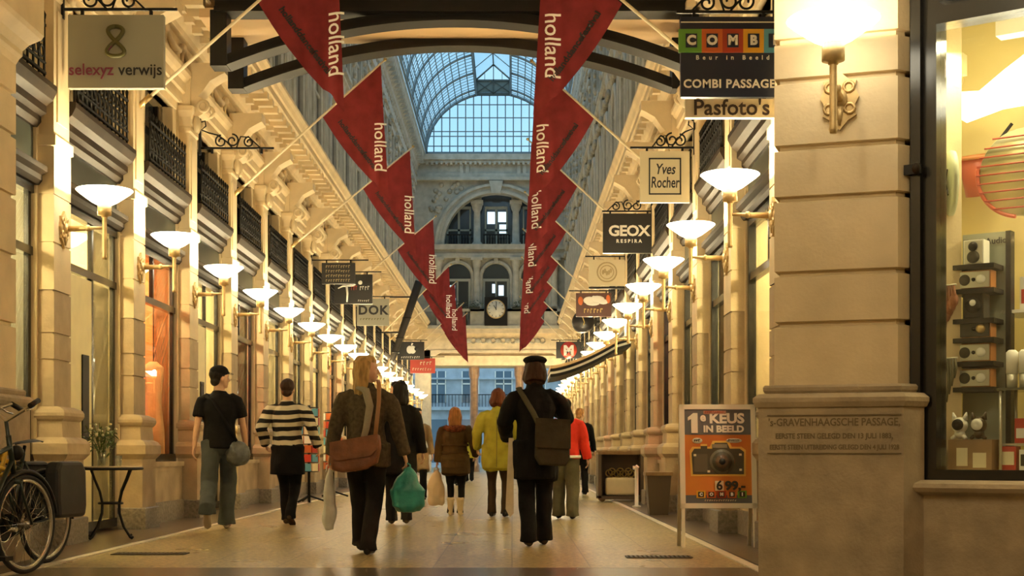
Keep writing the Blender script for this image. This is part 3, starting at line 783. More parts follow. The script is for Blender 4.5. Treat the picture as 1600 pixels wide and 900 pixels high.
# ------------------------------------------------------------------ red flags on slanted poles
FLAGM = mat('dark red flag cloth', (.175, .020, .023), .8, var=.2, scale=5, spec=.2)
POLEM = mat('pale wooden pole', (.75, .65, .45), .5)
def flag(bx, Y, s, idx, side):
    ys = YL if s > 0 else YR
    Y0 = min(ys, key=lambda q: abs(q-Y+.3)); dy = Y-Y0
    b = Vector((bx, Y0, 4.88))
    r = empty('flag', b, 0, 'dark red hanging flag on a pale pole, %s from the front in the %s row' % (ORD[idx], side), 'flag', 'red flags on poles')
    Tt = (2.24, 2.10) if s > 0 else (1.99, 2.12)
    A = (1.34, 1.256) if s > 0 else (1.105, 1.17)
    E = (A[0]+.74, A[1]-.98); B = (Tt[0]+.11, Tt[1]-2.12)
    m = MB(); m.tube([(0, 0, 0), (s*(Tt[0]+.05), dy, Tt[1]+.05)], [.022, .016], 8); m.build('pole', POLEM, r)
    m = MB(); m.ell((s*(Tt[0]+.07), dy, Tt[1]+.07), (.03, .03, .03), 8, 6); m.build('finial', BRASS, r)
    m = MB(); m.tube([(-.01, 0, -.01), (s*.13, 0, .12)], .034, 8); m.box(-.02 if s > 0 else 0, 0 if s > 0 else .02, -.06, .06, -.14, .1); m.build('wall_socket', BRASS, r)
    ph = idx*1.3+(0 if s > 0 else 2)
    def yd(u, z):
        d = max(0.0, (u-(A[0]+.45)))         # gathered pleats towards the free fold
        t = min(1.0, max(0.0, (Tt[1]-z)/2.0))
        return dy*min(1, u/Tt[0])+.10*t*math.sin(9.5*d+ph*.3)+.035*t*math.sin(23*d+ph)+.02*math.sin(2.4*u+3*z+ph)
    NS, NT = 22, 30; rs = []
    for j in range(NT+1):
        t = j/NT; row = []
        for i in range(NS+1):
            q = i/NS; a = (A[0]+(Tt[0]-A[0])*q, A[1]+(Tt[1]-A[1])*q)
            e = (E[0]+(B[0]-E[0])*q+.02*math.sin(q*6+ph), E[1]+(B[1]-E[1])*q**1.2)
            tt = t; u = a[0]+(e[0]-a[0])*tt-.05*math.sin(PI*tt)*(1-q); z = a[1]+(e[1]-a[1])*tt-.01
            row.append((s*u, yd(u, z), z))
        rs.append(row)
    front = rs; back = [[(x, y+.006, z) for x, y, z in row] for row in rs]
    m.__init__(); m.rings(front, False, False, True); m.rings(back, False, False, True)
    m.build('cloth', FLAGM, r)
    def warp(c): return Vector((c.x, yd(abs(c.x), c.z)-.006, c.z))
    hwords = 'holland'
    if idx < 6:
        ud = Tt[0]-.01 if s > 0 else Tt[0]-.09
        M = Matrix.Rotation(PI/2, 4, 'Y') @ Matrix.Rotation(PI/2, 4, 'X')
        text(hwords, .27, WHITET, r, (s*ud, 0, .78), M, sx=.98, bold=.002, ext=0, name='white_lettering', warp=warp)
        text('dance', .2, WHITET, r, (s*(A[0]+.74), 0, .56), Matrix.Rotation(PI/2-(.45 if s > 0 else -.1), 4, 'Y') @ Matrix.Rotation(PI/2, 4, 'X'), bold=.002, ext=0, name='white_lettering', warp=warp) if False else None
        dv = Vector((E[0]-A[0], E[1]-A[1])).normalized(); nv = Vector((-dv.y, dv.x))
        if nv.y < 0: nv = -nv
        c = Vector(A)*.5+Vector(E)*.5+nv*.17+dv*.05
        ang = math.atan2(-dv.y, dv.x)
        th = ang if s > 0 else -ang
        text('hollanddancefestival', .115, BLACKT, r, (s*c.x, 0, c.y), Matrix.Rotation(th, 4, 'Y') @ Matrix.Rotation(PI/2, 4, 'X'), bold=.004, ext=0, name='black_lettering', warp=warp)
    return r
for i, Y in enumerate((16.38, 21.9, 28.1, 36.4, 45.6, 50.2, 57.4, 61.6)): flag(-4.3, Y, 1, i, 'left')
for i, Y in enumerate((16.5, 22.05, 27.55, 33.1, 38.6, 44.1, 49.6, 55.2)): flag(2.37, Y, -1, i, 'right')

# ------------------------------------------------------------------ hanging signs
SGREY = mat('grey green sign board', (.33, .32, .25), .5); SBLACK = mat('black sign board', (.012, .011, .012), .35); SNAVY = mat('navy sign board', (.012, .018, .045), .4)
SCREAM = mat('cream sign board', (.62, .54, .36), .5); SRED = mat('red sign board', (.50, .04, .02), .4); SBROWN = mat('brown sign board', (.09, .03, .02), .45); SGREEN = mat('green square', (.14, .38, .05), .5)
SORANGE = mat('orange square', (.62, .14, .03), .5); SRED2 = mat('dark red square', (.42, .05, .02), .5); SYEL = mat('yellow square', (.75, .40, .03), .5); SBLUE = mat('light blue square', (.10, .35, .50), .5)
PURPLE = mat('dark magenta lettering', (.22, .03, .08), .5); OLIVE = mat('dark olive lettering', (.10, .09, .02), .5); TAN = mat('tan print', (.42, .33, .18), .6); GOLD = mat('gold lettering', (.7, .5, .15), .4)
def scroll(m, x, z, R, d, y=0):
    pts = []
    for k in range(26):
        a = PI*2.6*k/25; r_ = R*(1-.72*k/25); pts.append((x+d*r_*math.cos(a+PI/2), y, z+r_*math.sin(a+PI/2)-0))
    m.tube(pts, .012, 5)
def bracket(r, w, z, wx, style):
    """iron arm above a sign; wx: local x of the wall side (negative: wall on the left)"""
    s = 1 if wx < 0 else -1
    m = MB(); far = -wx+s*.06
    if style == 'links': return m
    m.box(min(wx, far), max(wx, far), -.012, .012, z, z+.025)
    m.box(wx-.015, wx+.015, -.02, .02, z-.08, z+.42 if style == 'scroll' else z+.12)
    if style == 'scroll':
        L = abs(w)
        scroll(m, wx+s*L*.30, z+.105, .085, s); scroll(m, wx+s*L*.46, z+.115, .09, -s); scroll(m, wx+s*L*.70, z+.095, .075, s)
        m.tube([(wx, 0, z+.36), (wx+s*.07, 0, z+.38), (wx+s*.08, 0, z+.31), (wx+s*.02, 0, z+.26), (wx+s*.12, 0, z+.22), (wx+s*L*.25, 0, z+.19), (wx+s*L*.38, 0, z+.1), (wx+s*L*.46, 0, z+.02)], .011, 5)
        m.tube([(wx+s*L*.52, 0, z+.02), (wx+s*L*.58, 0, z+.17), (wx+s*L*.70, 0, z+.16), (wx+s*L*.86, 0, z+.02)], .010, 5)
    return m
def sign(px0, py0, px1, py1, Y, wallx, board, label, style='plain', gap=.035, name='hanging_sign', thick=.07, frame=None):
    a = W(px0, py0, Y); b = W(px1, py1, Y); cx = (a.x+b.x)/2; w_ = b.x-a.x; h = a.z-b.z
    r = empty(name, (cx, Y, b.z), 0, label, 'sign', 'signs hanging from the arcade walls')
    m = MB(); m.box(-w_/2, w_/2, -thick/2, thick/2, 0, h); m.build('board', board, r)
    wx = (wallx-cx)
    mb = bracket(r, w_, h+gap, wx, style)
    for x in (-w_*.36, w_*.36): mb.box(x-.015, x+.015, -.012, .012, h-.005, h+gap+(.01 if style != 'links' else 0))
    mb.build('bracket', BLACK, r)
    if frame:
        m = MB(); t = .02
        for q in ((-w_/2, w_/2, 0, t), (-w_/2, w_/2, h-t, h), (-w_/2, -w_/2+t, 0, h), (w_/2-t, w_/2, 0, h)): m.box(q[0], q[1], -thick/2-.008, thick/2+.008, q[2], q[3])
        m.build('edge_trim', frame, r)
    return r, w_, h, -thick/2-.004
r, w_, h, y = sign(108, 25, 257, 139, 13.35, -4.3, SGREY, 'grey green square sign with a looped emblem over two words, hanging front left', 'scroll', .05)
text('selexyz', .155, PURPLE, r, (-.235, y, h*.245), bold=.0015, sx=.95); text('verwijs', .155, BLACKT, r, (.235, y, h*.245), bold=.0015, sx=.95)
m = MB(); pts = []
for k in range(37):
    t = 2*PI*k/36; up = math.cos(t) > 0
    pts.append(((.085 if math.cos(t) < 0 else .072)*math.sin(2*t)*(1 if True else 1), y-.004, h*.635+.142*math.cos(t)))
m.tube(pts, .021, 6); m.build('emblem', OLIVE, r)
m = MB(); m.tube([(-.07, y-.012, h*.635-.09), (.07, y-.012, h*.635+.09)], .007, 5); m.build('emblem_stroke', PURPLE, r)
# empty scroll bracket
p = W(308, 233, 18.87); r = empty('scroll_bracket', (-4.22, 18.87, p.z), 0, 'empty black wrought iron scroll bracket on the third left pilaster', 'bracket')
mb = bracket(r, .95, 0, -.001, 'scroll'); mb.box(0, 1.0, -.012, .012, 0, .025); mb.box(.15, .18, -.01, .01, -.06, 0); mb.box(.82, .85, -.01, .01, -.06, 0); mb.build('ironwork', BLACK, r)
# camera shop sign, front right
r, w_, h, y = sign(1063, 28, 1214, 153, 12.6, 2.37, SNAVY, 'navy blue sign with five coloured letter squares at the front right', 'scroll', .04)
lx = -w_/2
for i, (ch, mt_) in enumerate(zip('COMBI', (SGREEN, SORANGE, SRED2, SYEL, SBLUE))):
    sq = .1865; x0 = lx+i*sq
    m = MB(); m.box(x0-.02 if i == 0 else x0, x0+sq, y-.012, y+.02, h-.325, h-.115); m.build('coloured_square', mt_, r)
    m = MB(); m.box(x0+.042, x0+sq-.042, y-.018, y, h-.282, h-.158); m.build('letter_panel', SNAVY, r)
    text(ch, .115, WHITET, r, (x0+sq/2, y-.02, h-.221), bold=.006)
text('Beur in Beeld', .055, WHITET, r, (.03, y, h-.37), bold=.001, spacing=2.1)
text('COMBI PASSAGE', .105, WHITET, r, (.0, y, .115), bold=.003, spacing=1.08)
m = MB(); m.box(-w_/2, w_/2, -.04, .04, h-.055, h-.045); m.build('white_line', WHITE, r)
r, w_, h, y = sign(1070, 156, 1214, 185, 12.6, 2.37, SCREAM, 'cream strip sign with dark lettering right below the navy sign', 'links', .012)
text("Pasfoto's", .20, mat('dark brown lettering', (.03, .015, .008), .5), r, (.0, y, h*.5), bold=.003, sx=.97)
# further signs, right
r, w_, h, y = sign(1000, 237, 1077, 317, 18.12, 2.37, SCREAM, 'cream square sign with a black framed two line name, on the third right pilaster', 'scroll', .04)
m = MB()
for q in ((-.21, .21, h*.15, h*.15+.018), (-.21, .21, h*.84, h*.84+.018), (-.21, -.192, h*.15, h*.85), (.192, .21, h*.15, h*.85)): m.box(q[0], q[1], y-.004, y+.01, q[2], q[3])
m.build('border', BLACKT, r)
text('Yves', .19, BLACKT, r, (.0, y, h*.64), bold=.003, sx=.72, shear=.25); text('Rocher', .20, BLACKT, r, (0, y, h*.38), bold=.003, sx=.62, shear=.1)
r, w_, h, y = sign(942, 334, 1023, 396, 23.64, 2.37, SBLACK, 'black rectangular sign with wide white letters on the right side', 'scroll', .03)
text('GEOX', .245, WHITET, r, (0, y, h*.55), bold=.008, sx=1.05, spacing=.95); text('RESPIRA', .08, WHITET, r, (0, y, h*.30), bold=.003, spacing=1.6)
r, w_, h, y = sign(920, 406, 976, 447, 29.16, 2.37, SCREAM, 'cream sign with a round tan crest on the right side', 'plain', .06)
m = MB(); m.torus((0, y, h*.52), .2, .014, 'y', 24, 5); m.torus((0, y, h*.52), .14, .010, 'y', 24, 5)
for k in range(5): m.ell((-.08+.04*k, y, h*.52+.03*math.sin(k*2)), (.025, .01, .05), 8, 5)
m.build('crest', TAN, r)
m = MB(); m.box(-w_/2, w_/2, -.05, .05, -.06, -.02); m.build('lower_bar', BLACK, r)
r, w_, h, y = sign(900, 458, 955, 495, 31.92, 2.37, SBROWN, 'brown picture sign with white print above the round black sign', 'plain', .04)
m = MB()
for x, z, a, b in ((-.1, .37, .14, .09), (.08, .4, .17, .08), (.22, .34, .12, .06), (-.02, .30, .16, .05), (.0, .42, .05, .06)): m.ell((x, y, z), (a, .008, b), 12, 6)
m.build('white_print', WHITET, r)
m = MB(); m.ell((-.3, y, .36), (.06, .008, .1), 10, 6); m.ell((.33, y, .4), (.05, .008, .1), 10, 6); m.build('orange_print', SORANGE, r)
marks(w_*.55, .11, GOLD, r, (0, y, .13), 6, 12)
p = W(911, 503, 37.44); r = empty('round_sign', p, 0, 'round black drum sign on a short arm, right side', 'sign', 'signs hanging from the arcade walls')
m = MB(); m.M = Matrix.Rotation(PI/2, 4, 'X'); m.lathe([(.001, .12), (.27, .12), (.30, .09), (.30, -.09), (.27, -.12), (.001, -.12)], seg=28); m.build('drum', SBLACK, r)
m = MB(); m.box(.28, 2.37-p.x, -.03, .03, -.03, .03); m.box(2.37-p.x-.16, 2.37-p.x-.1, -.1, .1, -.12, .12); m.build('arm', BLACK, r)
m = MB(); m.tube([(-.02, -.125, .12), (.03, -.125, -.02), (0, -.125, -.1)], .012, 5); m.build('gold_mark', GOLD, r)
r, w_, h, y = sign(869, 534, 908, 560, 45.72, 2.37, SBLACK, 'black sign with a red disc and white zigzag, far right', 'plain', .04)
m = MB(); m.M = Matrix.Translation((0, y-.004, h*.5)) @ Matrix.Rotation(PI/2, 4, 'X'); m.lathe([(.001, .01), (.27, .01), (.27, 0)], seg=24); m.build('red_disc', SRED, r)
text('M', .42, WHITET, r, (0, y-.02, h*.44), bold=.03)
# further signs, left
r, w_, h, y = sign(503, 411, 555, 444, 29.91, -4.3, SBLACK, 'dim black sign with faint tan print, upper left of the long T sign', 'plain', .05)
for k in range(4): marks(w_*.75, .06, TAN, r, (0, y, h*(.82-.22*k)), 10, k)
r, w_, h, y = sign(523, 429, 582, 475, 32.67, -4.3, SBLACK, 'black sign with a long white T on the left side', 'plain', .05)
m = MB(); m.tube([(-.36, y, h*.52), (-.25, y, h*.60), (.0, y, h*.62), (.06, y, h*.66)], [.012, .02, .02, .01], 6); m.tube([(-.16, y, h*.6), (-.14, y, h*.35), (-.15, y, h*.06)], [.028, .024, .016], 6); m.build('letter', WHITET, r)
m = MB(); m.ell((.16, y, h*.72), (.05, .01, .05), 10, 6); m.build('white_dot', WHITET, r)
marks(.16, .10, SRED, r, (.03, y, h*.53), 3, 5); marks(.24, .10, WHITET, r, (.27, y, h*.53), 4, 6); marks(.28, .05, WHITET, r, (.25, y, h*.1), 6, 7)
r, w_, h, y = sign(558, 467, 608, 509, 38.19, -4.3, SGREY, 'grey sign with three big black letters on the left side', 'plain', .05)
text('DOK', .34, BLACKT, r, (0, y, h*.56), bold=.012, spacing=1.15); marks(w_*.8, .06, OLIVE, r, (0, y, h*.24), 9, 8)
r, w_, h, y = sign(622, 534, 663, 562, 51.99, -4.3, SBLACK, 'black sign with a white fruit emblem on the far left side', 'plain', .05)
m = MB(); m.ell((-.05, y, h*.55), (.12, .012, .15), 14, 8); m.ell((.06, y, h*.55), (.12, .012, .15), 14, 8); m.tube([(.01, y, h*.78), (.05, y, h*.92)], [.02, .035], 6); m.build('emblem', WHITET, r)
m = MB(); m.ell((.19, y-.012, h*.6), (.07, .012, .075), 12, 8); m.build('bite', SBLACK, r)
marks(w_*.75, .08, WHITET, r, (0, y, h*.12), 9, 9)
r, w_, h, y = sign(641, 560, 680, 583, 54.75, -4.3, SRED, 'red sign with pale lettering below the fruit sign, far left', 'plain', .05)
marks(w_*.5, .14, CREAMT, r, (.15, y, h*.65), 4, 10); marks(w_*.8, .10, CREAMT, r, (0, y, h*.25), 8, 11)
# slanted black tube sign
Y = 43.71; a = W(655, 440, Y); b = W(612, 566, Y); r = empty('slanted_tube', b, 0, 'long black slanted rolled banner fixed to the left wall by two rods', 'banner')
m = MB(); v = a-b; m.tube([(0, 0, 0), (v.x*.02, 0, v.z*.02), (v.x*.5, 0, v.z*.5), v], [.05, .085, .12, .13], 10); m.build('tube', mat('black cloth', (.02, .015, .012), .7), r)
for f, xw in ((.36, -4.28), (.80, -3.83)): m = MB(); m.box(xw-b.x, v.x*f, -.02, .02, v.z*f, v.z*f+.045); m.build('rod', BLACK, r)
for f in (.12, .30, .55): m = MB(); m.torus((v.x*f, 0, v.z*f), .125, .02, 'z', 12, 4); m.build('clamp', BLACK, r)
# arched awning, right
Y = 27.8; r = empty('awning', (2.37, Y, 0), 0, 'curved awning with black and cream edge jutting out from the right wall', 'awning')
m = MB(); pr = []
for k in range(15):
    t = k/14; q = W(868-8+105*t*1.0+0, 576-42*t**1.5, Y); pr.append((q.x-2.37, q.z))
pr.append((0, pr[-1][1]+.08))
for off, th, mt_, nm, dy in ((0.0, .06, SOFFIT, 'cream_edge', .0), (-.06, .045, BLACK, 'black_trim', -.01), (-.17, .06, BLACK, 'lower_trim', -.01)):
    m = MB()
    for i in range(len(pr)-1):
        (x0, z0), (x1, z1) = pr[i], pr[i+1]; m.prism([(x0, z0+off), (x1, z1+off), (x1, z1+off+th), (x0, z0+off+th)], dy, 2.2)
    m.build(nm, mt_, r)
m = MB()
for i in range(len(pr)-1):
    (x0, z0), (x1, z1) = pr[i], pr[i+1]; m.prism([(x0, z0-.12), (x1, z1-.12), (x1, z1-.06), (x0, z0-.06)], .02, 2.2)
m.build('canopy', WHITE, r)

# unseen lamps added beside and behind the camera for frontal fill
for k, (x, y, rz, lab) in enumerate(((-4.449, 6.5, 0, 'white bowl lamp added for fill on the near left hall wall, farther one'), (-4.449, 2.0, 0, 'white bowl lamp added for fill on the near left hall wall, nearer one'))):
    q = wall_lamp((x, y, ZRIM), rz, lab)

for k, (x, y, z, lab) in enumerate(((-1.8, 3.2, 5.6, 'white globe lamp added for fill over the near hall, left one'), (2.2, 2.2, 5.6, 'white globe lamp added for fill over the near hall, right one'))):  # unseen globes put in to brighten the faces turned to the camera
    r = empty('fill_globe', (x, y, z), 0, lab, 'lamp', 'added fill globes of the near hall')
    m = MB(); m.ell((0, 0, 0), (.22, .22, .22), 18, 12); m.build('globe', BOWL, r)
    m = MB(); m.tube([(0, 0, .2), (0, 0, 9.6-z)], .012, 6); m.lathe([(.08, .17), (.08, .25), (.02, .3)], (0, 0, 0), 14); m.build('hanging_rod', GILT, r)
    point('globe_fill', (0, 0, -.26), 100, (1, .84, .52), .2, r)
# ------------------------------------------------------------------ camera shop window on the right
W0 = Vector((2.40, 8.52, 0)); WA = math.radians(-36.0)
wd = Vector((math.cos(WA), math.sin(WA), 0)); wn = Vector((-math.sin(WA), math.cos(WA), 0))
shop = empty('window_40', W0, WA, kind='structure')
def sl(px, py, y):
    """point of the shop's own frame seen at a pixel, y metres behind the glass"""
    D = Vector(((px-800)/F, 1, (708-py)/F)); O = Vector((0, 0, EYE)); t = (wn.dot(W0-O)+y)/wn.dot(D); P = O+D*t
    return wd.dot(P-W0), P.z
def sw(x, y, z): return W0+wd*x+wn*y+Vector((0, 0, z))
xa, _ = sl(1440, 500, 0); xb, _ = sl(1470, 500, 0); _, zt = sl(1471, 41, 0); _, zb_ = sl(1500, 734, 0); _, zs = sl(1500, 750, 0)
XR = 3.2
m = MB(); m.box(xa, xb, -.06, .10, zs, 4.9); m.box(xb, XR, -.06, .06, zs, zb_); m.box(xb, XR, -.06, .10, zt, 4.9)
m.box(xa-.03, xa+.03, -.11, -.06, zs, 4.9); m.box(xb-.025, xb, -.08, -.06, zb_, zt)
m.box(xb+.02, XR, -.10, -.06, zt+.12, zt+.16); m.build('frame', BLACKM, shop)
m = MB(); m.box(xb, XR, -.004, .004, zb_, zt); m.build('glass_pane', GLASS, shop)
m = MB(); m.M = None
m.sweep([(0, 0)], 0, 1) if False else None
m.box(xa-.08, XR, -.10, .4, 0, zs-.07)
m.build('stall_riser', PLINTHM, shop)
m = MB(); m.rings([[(xa-.10, y, z), (XR, y, z), (XR, .4, z), (xa-.10, .4, z)] for y, z in ((-.11, zs-.09), (-.16, zs-.07), (-.18, zs-.045), (-.17, zs-.02), (-.12, zs), (-.06, zs))], True, True, False); m.build('window_ledge', PLINTHM, shop)
m = MB(); m.box(xa-.5, xa, .10, .3, 0, 4.9); m.build('jamb', BLACKM, shop)
m = MB(); m.box(xa-.5, XR, -.02, .4, 4.9, 9.6); m.build('upper_stone', STONE, shop)
m = MB(); m.box(XR, XR+4.8, -.06, .4, 0, 9.6); m.build('return_wall', STONE, shop)
# interior shell
IY = 1.15
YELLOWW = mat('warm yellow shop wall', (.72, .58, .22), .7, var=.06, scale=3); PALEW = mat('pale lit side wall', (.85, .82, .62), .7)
xl, _ = sl(1493, 300, IY)
m = MB(); m.poly([(xl, IY, zb_-.1), (XR, IY, zb_-.1), (XR, IY, 4.2), (xl, IY, 4.2)]); m.build('back_wall', YELLOWW, shop)
m = MB(); m.poly([(xb-.02, .0, zb_-.1), (xl, IY, zb_-.1), (xl, IY, 4.2), (xb-.02, .0, 4.2)]); m.build('side_wall', PALEW, shop)
m = MB(); m.poly([(xb-.3, .0, 4.2), (XR, .0, 4.2), (XR, IY, 4.2), (xb-.3, IY, 4.2)]); m.poly([(XR, 0, zb_-.1), (XR, IY, zb_-.1), (XR, IY, 4.2), (XR, 0, 4.2)]); m.build('shop_ceiling', YELLOWW, shop)
m = MB(); m.box(xb-.02, XR, .06, IY, zb_-.1, zb_-.02); m.build('window_floor', mat('pale display floor', (.6, .52, .3), .5), shop)
# hanging bulkhead; the light falling on it is put in as its glow
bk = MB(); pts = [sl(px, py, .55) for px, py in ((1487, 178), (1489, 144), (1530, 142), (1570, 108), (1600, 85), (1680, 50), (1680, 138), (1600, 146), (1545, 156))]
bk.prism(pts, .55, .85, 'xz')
r = empty('glow_bulkhead', W0, WA, 'white bulkhead under the camera shop ceiling, spotlight on it put in as glow', 'lamp'); bk.build('bulkhead_glow', mat('white bulkhead with painted glow', (.95, .93, .85), .4, emit=(1, .95, .74), es=1.6), r)
m = MB(); x, z = sl(1560, 60, .7); m.box(x, x+1.4, .64, .76, z, 4.2); m.build('hanger', WHITE, r)
area('shop_ceiling_light', (1.2, .5, 4.1), (0, 0, 0), .8, 13, (1, .82, .38), shop, .4)
area('shop_strip_light', (.30, .25, zt-.05), (0, 0, 0), .3, 4, (1, .86, .5), shop, .2)
area('shop_lower_light', (1.6, .7, 2.6), (0, math.radians(40), 0), .4, 6, (1, .86, .5), shop, .4)
# wall clock (flat pale oval) on the side wall
a = sl(1490, 285, .35); hw = .13
r = empty('wall_clock', sw(a[0]-.02, .38, a[1]), WA-math.radians(62), 'pale green round wall clock seen edge on inside the camera shop window', 'clock')
m = MB(); m.M = Matrix.Rotation(PI/2, 4, 'X'); m.lathe([(.001, .03), (.19, .03), (.205, .015), (.20, -.01), (.001, -.01)], seg=28); m.build('dial', mat('pale green dial', (.52, .56, .38), .4), r)
m = MB()
for ang, ln in ((.7, .10), (2.3, .13)): m.M = Matrix.Rotation(ang, 4, 'Y'); m.box(-.006, .006, -.042, -.036, 0, ln)
m.build('hands', BLACK, r)
# orange spotlight fixture and grey box at the top left
a = sl(1490, 100, .5); r = empty('speaker_box', sw(a[0], .55, a[1]), WA, 'small grey box high on the camera shop wall', 'speaker')
m = MB(); m.box(-.045, .05, -.04, .06, -.06, .07); m.build('case', mat('grey buff plastic', (.42, .36, .18), .5), r); m = MB(); m.box(-.035, .03, -.045, -.038, -.045, .05); m.build('grille_cloth', mat('grey cloth', (.3, .26, .14), .8), r)
a = sl(1489, 123, .45); r = empty('spotlight', sw(a[0], .5, a[1]), WA, 'orange glowing spotlight under the small grey box', 'lamp')
m = MB(); m.M = Matrix.Rotation(PI/2, 4, 'X'); m.lathe([(.02, -.05), (.04, -.03), (.055, .03), (.045, .03), (.001, .0)], seg=16); m.build('housing', mat('orange enamel', (.6, .2, .04), .4), r); m = MB(); m.ell((0, -.01, 0), (.02, .02, .02), 8, 6); m.build('bulb', mat('orange bulb', (.9, .5, .2), .4, emit=(1, .45, .1), es=2), r)
a = sl(1510, 170, .6); r = empty('ceiling_bulb', sw(a[0], .6, a[1]), WA, 'small white bulb just under the glowing bulkhead', 'lamp'); m = MB(); m.ell((0, 0, 0), (.035, .035, .022), 12, 7); m.build('bulb', mat('white bulb', (.9, .9, .9), .3, emit=(1, .95, .85), es=3), r)
m = MB(); m.tube([(0, 0, .02), (0, 0, .07)], .012, 6); m.build('socket', WHITE, r)
# red basket with a hoop
REDP = mat('translucent red plastic', (.55, .10, .04), .35)
a = sl(1526, 262, .8); r = empty('waste_basket', sw(a[0]-.05, .97, a[1]-.12), WA, 'orange red round basket tipped forward on the shop wall', 'basket')
m = MB(); m.M = Matrix.Translation((0, 0, .14)) @ Matrix.Rotation(.25, 4, 'X'); m.lathe([(.001, -.17), (.085, -.17), (.115, .08), (.108, .08), (.08, -.16)], seg=20); m.build('bucket', REDP, r)
m = MB(); m.M = Matrix.Translation((0, 0, .14)) @ Matrix.Rotation(.25, 4, 'X'); m.torus((0, 0, .085), .118, .012, 'z', 22, 6); m.build('rim', mat('orange rim', (.6, .22, .05), .4), r)
m = MB(); m.tube([(.09, 0, .25), (.22, .02, .42)], .012, 6); m.build('handle', BLACK, r)
# big round wire and mirror display
a = sl(1597, 270, .75); r = empty('round_mirror', sw(a[0]+.02, .72, a[1]), WA, 'large round mirror crossed by red wires in the camera shop', 'mirror')
m = MB(); m.M = Matrix.Rotation(PI/2, 4, 'X'); m.lathe([(.001, .02), (.27, .02), (.28, .0), (.001, -.01)], seg=36); m.build('disc', mat('olive mirrored disc', (.60, .52, .22), .35, col2=(.16, .15, .06), scale=2.2, detail=1, metal=.2), r)
m = MB()
for k in range(9):
    z = -.225+.056*k; h = math.sqrt(.29**2-z*z); m.tube([(-h, -.035, z), (h, -.035, z)], .006, 5)
m.build('wires', mat('dull red wire', (.45, .07, .04), .4), r)
m = MB(); m.torus((0, -.02, 0), .285, .014, 'y', 36, 6, PI*.95, PI*1.45); m.build('red_arc', REDP, r)
# radio tower
GREYP = mat('grey green display panel', (.33, .36, .28), .5)
x0, z1 = sl(1500, 366, .55); x1, _ = sl(1572, 366, .55); _, z0 = sl(1540, 700, .55)
r = empty('display_tower', sw((x0+x1)/2, .60, zb_-.02), WA, 'grey display panel with six shelves of radios in the shop window', 'display stand')
hw = (x1-x0)/2; H = z1-zb_+.02
m = MB(); m.box(-hw, hw, 0, .04, 0, H); m.build('panel', GREYP, r)
m = MB(); m.box(hw-.012, hw+.02, -.02, .06, 0, H); m.build('side_edge', BLACK, r)
text('Tivoli Audio', .055, BLACKT, r, (0, -.004, H-.055), bold=.001)
zsh = []
ALU = mat('brushed aluminium face', (.55, .53, .44), .35, .6); WOOD = mat('cherry wood case', (.42, .17, .05), .4, var=.2, scale=10); SPK = mat('dark speaker cloth', (.05, .045, .03), .8)
items = [(395, 413, 'upright', 'cream'), (436, 451, 'wide', 'alu'), (478, 498, 'upright', 'black'), (512, 528, 'wide', 'dark'), (549, 565, 'wide', 'alu'), (589, 605, 'wide', 'alu')]
m = MB()
for yc, yb, kd, _c in items:
    _, z = sl(1535, yb, .45); z -= (zb_-.02); zsh.append(z); m.box(-hw-.0, hw-.03, -.20, 0, z-.03, z)
m.build('shelves', BLACK, r)
for i, (yc, yb, kd, cc) in enumerate(items):
    z = zsh[i]+zb_-.02
    names = ['cream upright radio on the top shelf', 'silver faced wooden radio on the second shelf', 'black upright radio on the third shelf', 'wooden radio with a dark cloth front on the fourth shelf', 'silver faced wooden radio on the fifth shelf', 'silver faced wooden radio on the lowest shelf']
    q = empty('radio', sw((x0+x1)/2-.02, .49, z), WA, names[i]+' of the display tower', 'radio', 'radios on the display tower')
    if kd == 'upright': w2, h2, d2 = .062, (.155 if i == 0 else .165), .06
    else: w2, h2, d2 = .105, .115, .055
    case = {'cream': WHITE, 'alu': WOOD, 'black': SPK, 'dark': WOOD}[cc]; face = {'cream': ALU, 'alu': ALU, 'black': BLACK, 'dark': SPK}[cc]
    m = MB(); m.box(-w2, w2, -d2, d2, 0, h2); m.build('case', case, q)
    m = MB(); m.box(-w2+.008, w2-.008 if kd == 'upright' else w2-.008, -d2-.008, -d2, .008, h2-.008); m.build('face', face, q)
    if kd == 'wide':
        for xx, nm, mt_, rr in ((-.055, 'speaker', SPK, .035), (.045, 'dial', WHITE if cc == 'alu' else BRASS, .03), (.0, 'knob', BLACK, .012)):
            if cc == 'dark' and nm == 'speaker': continue
            m = MB(); m.M = Matrix.Translation((xx, -d2-.008, h2/2)) @ Matrix.Rotation(PI/2, 4, 'X'); m.lathe([(.001, .012), (rr*.8, .012), (rr, 0)], seg=18); m.build(nm, mt_, q)
    else:
        for zz, nm, mt_, rr in ((h2*.3, 'speaker', SPK if i == 0 else BLACK, .04), (h2*.72, 'dial', BLACK if i == 0 else WHITE, .03)):
            if i != 0: zz, rr = h2*(.6 if nm == 'dial' else .5), rr*(.75 if nm == 'dial' else 1.2)
            m = MB(); m.M = Matrix.Translation((0, -d2-.008-(.006 if nm == 'dial' else 0), zz)) @ Matrix.Rotation(PI/2, 4, 'X'); m.lathe([(.001, .012), (rr*.8, .012), (rr, 0)], seg=18); m.build(nm, mt_, q)
